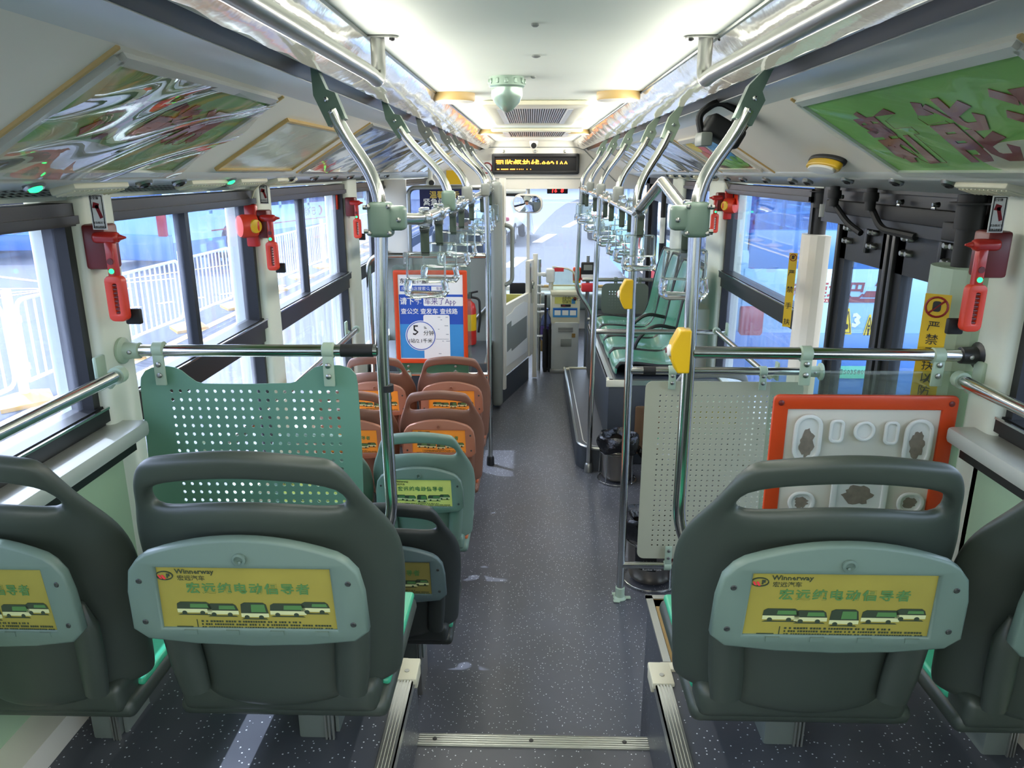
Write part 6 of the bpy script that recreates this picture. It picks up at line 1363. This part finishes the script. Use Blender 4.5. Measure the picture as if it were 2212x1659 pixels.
# ---------------------------------------------------------------- fare box and what stands round it
a, b = at(1190, 806, Z=-1.85), at(1248, 806, Z=-1.85); yfb = a.y; x0, x1 = a.x, b.x; ztp = at(1215, 632, Y=yfb).z
t = thing('fare_box', 'tall steel fare box with green and blue stickers by the windscreen', 'fare box', ((x0 + x1) / 2, yfb + .15, -1.85)); w = x1 - x0; cx = (x0 + x1) / 2; hh = ztp + 1.85
Zf = lambda v: -1.85 + hh * v
obj('cabinet', G().rbox((cx, yfb + .16, Zf(.49)), (w, .30, hh * .98), .008), 'fare_steel' if 'fare_steel' in MATS else 'silver_paint', t)
obj('top_housing', G().rbox((cx, yfb + .15, Zf(.99)), (w * 1.1, .34, hh * .05), .008).rbox((cx, yfb + .155, Zf(.80)), (w * 1.04, .305, hh * .36), .006), 'vent_cream', t)
dr = obj('front_door', G().plate(rr(w * .86, hh * .60, .008, 2, cx + .01, Zf(.335)), [], ((0, yfb + .008, 0), (1, 0, 0), (0, 0, 1)), .008, .002), 'silver_paint', t)
obj('cash_slot', G().box(cx - w * .26, cx + w * .28, yfb - .006, yfb + .004, Zf(.54), Zf(.575)).box(cx - w * .26, cx + w * .28, yfb - .014, yfb + .004, Zf(.525), Zf(.532)), 'steel_dull', dr)
obj('patch', G().rbox((cx + .01, yfb - .001, Zf(.385)), (w * .40, .012, hh * .095), .004), 'greyplast', dr)
obj('dirt_patch', G().prism(rr(w * .13, hh * .05, .004, 2, cx + w * .31, Zf(.475)), ((0, yfb + .0, 0), (1, 0, 0), (0, 0, 1)), .001), 'brown_wood', dr)
yt = yfb + .155 - .1525
gs = obj('green_sticker', G().box(cx - w * .40, cx + w * .38, yt - .003, yt, Zf(.865), Zf(.945)), 'card_lime', t)
obj('sticker_lettering', G().text('绿色出行', .044, ((cx - w * .13, yt - .0035, Zf(.905)), (1, 0, 0), (0, 0, 1))).text('低碳生活', .03, ((cx - w * .13, yt - .0035, Zf(.873)), (1, 0, 0), (0, 0, 1))), 'ink_dark', gs, smooth=0)
obj('bag_print', G().prism(rr(.035, .045, .006, 3, cx + w * .28, Zf(.895)), ((0, yt - .003, 0), (1, 0, 0), (0, 0, 1)), .001), 'ink_sky', gs); obj('bag_print', G().prism(rr(.03, .03, .006, 3, cx + w * .33, Zf(.925)), ((0, yt - .003, 0), (1, 0, 0), (0, 0, 1)), .001), 'ink_red', gs)
rd = obj('ticket_reader', G().rbox((cx, yt - .006, Zf(.845)), (w * .36, .02, hh * .026), .003), 'rubber', t); obj('red_window', G().box(cx - w * .12, cx - w * .02, yt - .018, yt - .016, Zf(.838), Zf(.850)), 'ink_red', rd)
bs_ = obj('blue_sticker', G().box(cx - w * .46, cx + w * .43, yt - .003, yt, Zf(.70), Zf(.815)), 'ink_sky', t); obj('white_fields', G().box(cx - w * .40, cx - w * .18, yt - .0045, yt - .003, Zf(.725), Zf(.785)).box(cx - w * .12, cx + w * .10, yt - .0045, yt - .003, Zf(.725), Zf(.785)).box(cx + w * .16, cx + w * .38, yt - .0045, yt - .003, Zf(.725), Zf(.785)), 'ink_white', bs_)
obj('blue_bar', G().box(cx - w * .44, cx + w * .41, yt - .0045, yt - .003, Zf(.79), Zf(.805)), 'ink_blue', bs_)
obj('plinth', G().rbox((cx, yfb + .15, -1.83), (w * 1.08, .32, .04), .004), 'steel_dull', t)
co = G().prism([(-.115, 0), (.105, 0), (.105, .10), (.095, .145), (.07, .175), (.03, .195), (-.11, .215)], ((cx - .01, yfb + .10, Zf(1.015)), (1, 0, 0), (0, 0, 1)), .008); hd_ = obj('coin_hood', co, 'acrylic', t, smooth=0)
obj('hood_rim', G().tube([V(cx - .01 + p[0], yfb + .097, Zf(1.015) + p[1]) for p in ((-.115, 0), (-.11, .215), (.03, .195), (.07, .175), (.095, .145), (.105, .10), (.105, 0))], .009, 6), 'vent_cream', hd_); obj('red_tag', G().box(cx - .11, cx - .02, yfb + .088, yfb + .092, Zf(1.015) + .17, Zf(1.015) + .205), 'red_label', hd_)
# pole with white clamps left of the fare box
yp2 = yfb + .1; a = at(1166, 560, Y=yp2); t = thing('service_pole', 'steel service pole with white clamps between the half door and the fare box', 'pole', (a.x, yp2, -1.85))
obj('pole', G().cyl((a.x, yp2, -1.85), (a.x, yp2, a.z), .015), 'steel', t)
g = G()
for py, w_2 in ((592, .09), (616, .06), (633, .07), (660, .10), (673, .08), (725, .07)): z = at(1166, py, Y=yp2).z; g.rbox((a.x + .012, yp2 - .01, z), (w_2, .05, .03 if py in (592, 660) else .014), .006)
obj('clamp', g, 'white_plastic', t)
z = at(1180, 595, Y=yp2).z; t = thing('ticket_scanner', 'white scanner head clamped on the service pole', 'scanner', (a.x + .1, yp2, z)); obj('head', G().rbox((a.x + .10, yp2, z), (.08, .08, .13), .015, 3), 'white_plastic', t); obj('stalk', G().tube([(a.x + .03, yp2, z), (a.x + .08, yp2, z)], .012, 8).cyl((a.x + .10, yp2, z - .06), (a.x + .10, yp2, z - .14), .014), 'white_plastic', t)
for k, (px, top, bot, r, m, lb) in enumerate(((1178, 710, 808, .025, 'rubber', 'furled black umbrella standing by the fare box, its tube strapped to the service pole'), (1188, 712, 806, .022, 'rubber', 'second black umbrella tube standing against the fare box'))):
    zt_, c0 = at(px, top, Y=yp2 - .05).z, at(px, 700, Y=yp2 - .05); t = thing('umbrella', lb, 'umbrella', (c0.x, yp2 - .05, -1.85), 'furled umbrellas'); obj('canopy', G().lathe([(r * .6, 0), (r, .05), (r * 1.05, (zt_ + 1.85) * .8), (r * .8, zt_ + 1.85)], (c0.x, yp2 - .05, -1.85), n=12), m, t); obj('shaft', G().cyl((c0.x, yp2 - .05, zt_), (c0.x, yp2 - .05, zt_ + (.32 if k == 0 else .05)), .011), m, t)
c0 = at(1184, 720, Y=yp2 + .05) - V(.03, 0, 0); mat('pet', '6f7fb0', .1, trans=.6); t = thing('water_bottle', 'big clear water bottle wedged between the umbrellas and the fare box', 'bottle', (c0.x, yp2 + .06, -1.5)); z = at(1186, 740, Y=yp2).z; obj('body', G().lathe([(.03, 0), (.05, .02), (.052, .16), (.05, .22), (.02, .27), (.018, .30)], (c0.x + .01, yp2 + .06, z), n=20), 'pet', t); obj('cap', G().cyl((c0.x + .01, yp2 + .06, z + .30), (c0.x + .01, yp2 + .06, z + .32), .02), 'ink_blue', t); obj('label', G().lathe([(.053, .07), (.0535, .075), (.0535, .15), (.053, .155)], (c0.x + .01, yp2 + .06, z), n=20), 'ink_purple', t)
tag(obj('white_jerrycan', G().rbox((at(1186, 785, Y=yp2 + .06).x - .03, yp2 + .07, -1.70), (.07, .1, .30), .03, 3), 'white_plastic'), 'pale plastic can on the floor beside the fare box', 'can')
tag(obj('cargo_bag', G().rbox((at(1185, 690, Y=yp2 + .2).x - .03, yp2 + .24, -1.60), (.12, .14, .22), .03, 3), 'brown_wood'), 'brown paper bag tucked behind the umbrellas', 'bag')
# card readers on their post
yc = 7.0; c = at(1270, 590, Y=yc); t = thing('reader_post', 'slim steel post carrying the card readers', 'post', (c.x, yc, -1.85)); obj('post', G().cyl((c.x, yc, -1.85), (c.x, yc, c.z - .02), .018), 'steel_dull', t); obj('base', G().cyl((c.x, yc, -1.85), (c.x, yc, -1.84), .05), 'steel_dull', t); obj('top_tube', G().cyl((c.x, yc + .02, c.z + .07), (c.x, yc + .02, c.z + .16), .016), 'steel_dull', t)
t = thing('card_reader', 'black and red bus card reader on the slim post', 'card reader', c + V(0, 0, -.1)); obj('upper_case', G().rbox(c + V(0, -.03, .02), (.135, .06, .17), .012, 3), 'rubber', t); obj('display', G().box(c.x - .045, c.x + .035, yc - .064, yc - .06, c.z + .035, c.z + .085), 'greyplast', t); obj('white_band', G().box(c.x - .066, c.x + .066, yc - .064, yc - .06, c.z - .035, c.z - .005), 'ink_white', t); obj('red_band', G().box(c.x - .066, c.x + .066, yc - .064, yc - .06, c.z - .06, c.z - .036), 'red_label', t); obj('red_pad', G().rbox(c + V(0, -.06, -.125), (.125, .08, .08), .015, 3), 'red_label', t)
c2 = at(1246, 592, Y=yc); t = thing('code_scanner', 'small orange framed code scanner beside the card reader', 'scanner', c2 + V(0, 0, -.06)); obj('case', G().rbox(c2, (.075, .06, .13), .012, 3), 'orange_frame', t); obj('window', G().box(c2.x - .026, c2.x + .026, yc - .034, yc - .03, c2.z - .035, c2.z + .035), 'greyplast', t); obj('yellow_foot', G().rbox(c2 + V(0, -.005, -.07), (.072, .06, .02), .006), 'yellow_box', t); obj('lens', G().lathe([(.012, 0), (.011, .006)], V(c2.x, yc - .034, c2.z - .01), (0, -1, 0), 14), 'rubber', t); obj('bracket', G().tube([c2 + V(.03, .02, 0), c + V(-.06, .0, 0)], .01, 6), 'rubber', t)
# front door on the right
for k, (ya, yb_) in enumerate(((6.52, 7.15), (7.18, 7.8))):
    g = G(); X = 1.25; w_2 = .07; g.box(X - .02, X + .02, ya, ya + w_2, -1.93, -.1).box(X - .02, X + .02, yb_ - w_2, yb_, -1.93, -.1).box(X - .02, X + .02, ya, yb_, -.28, -.1).box(X - .02, X + .02, ya, yb_, -1.93, -1.78)
    d = struct('door_%d' % ND[0], g, 'black_frame'); ND[0] += 1; obj('pane', G().box(X - .003, X + .003, ya + w_2 - .005, yb_ - w_2 + .005, -1.79, -.27), 'door_glass', d)
    fr = ((X - .008, yb_ - .12, -.95), (0, -1, 0), (0, 0, 1)); tri = obj('warning_triangle', G().prism([(0, 0), (.24, 0), (.12, .26)], fr, .002), 'yellow_bright', d, smooth=0); fr2 = ((X - .0105, yb_ - .12, -.95), (0, -1, 0), (0, 0, 1)); obj('triangle_print', G().plate([(.025, .014), (.215, .014), (.12, .225)], [[(.045, .026), (.12, .195), (.195, .026)]], fr2, .001).prism(ell(.04, .03, 12, .12, .075), fr2, .001), 'ink_black', tri, smooth=0)
    obj('red_plate', G().prism([(0, -.12), (.24, -.12), (.24, -.02), (0, -.02)], fr, .002), 'red_label', d, smooth=0)
struct('trim_%d' % n_trim, G().box(1.20, 1.30, 6.45, 6.52, -1.95, -.06).box(1.20, 1.30, 7.8, 8.0, -1.95, -.06).box(1.2, 1.3, 6.45, 8.0, -.12, -.06), 'rubber'); n_trim += 1
struct('window_%d' % NW[0], G().box(1.2, 1.28, 8.0, 8.92, -1.12, -1.06).box(1.2, 1.28, 8.0, 8.92, -.14, -.06).box(1.21, 1.33, 8.0, 8.92, -1.97, -1.1), 'black_frame'); NW[0] += 1
t = thing('door_rail', 'black and white striped handrail post at the front door', 'post', (1.16, 6.5, -1.85)); c = at(1432, 470, Y=6.3); obj('post', G().cyl((c.x, 6.3, -1.3), (c.x, 6.3, -.08), .02), 'rubber', t); obj('white_band', G().cyl((c.x, 6.3, at(1432, 470, Y=6.3).z), (c.x, 6.3, at(1432, 525, Y=6.3).z), .0212), 'ink_white', t)
# fire extinguisher behind the framed poster
c = at(1019, 690, Y=5.55); t = thing('fire_extinguisher', 'red fire extinguisher standing upright beside the framed poster', 'fire extinguisher', c + V(0, 0, -.2))
obj('cylinder', G().lathe([(.001, -.20), (.05, -.19), (.055, -.17), (.055, .08), (.045, .12), (.018, .145), (.018, .16)], c + V(-.02, 0, 0), n=24), 'red_plastic', t); obj('valve', G().rbox(c + V(-.02, 0, .18), (.05, .03, .04), .008).tube([c + V(-.02, 0, .2), c + V(.05, -.0, .215)], .008, 6), 'rubber', t); obj('hose', G().tube(arcpts([c + V(0, 0, .17), c + V(.06, 0, .16), c + V(.065, 0, .0), c + V(.05, 0, -.1)], .05), .009, 8), 'rubber', t); obj('label', G().lathe([(.0555, -.08), (.056, -.075), (.056, .04), (.0555, .045)], c + V(-.02, 0, 0), n=24), 'yellow_box', t)
sh_z = c.z - .2
tag(obj('wheel_arch_box', G().rbox((-.71, 5.35, (sh_z - 1.85) / 2), (.82, .72, sh_z + 1.85), .012), 'box_vinyl'), 'dark wheel arch box carrying the fire extinguisher behind the framed poster', 'box')
x_ = -.30; struct('trim_%d' % n_trim, G().box(x_ - .02, x_ + .004, 4.99, 5.71, sh_z - .004, sh_z + .004), 'aluminium'); n_trim += 1
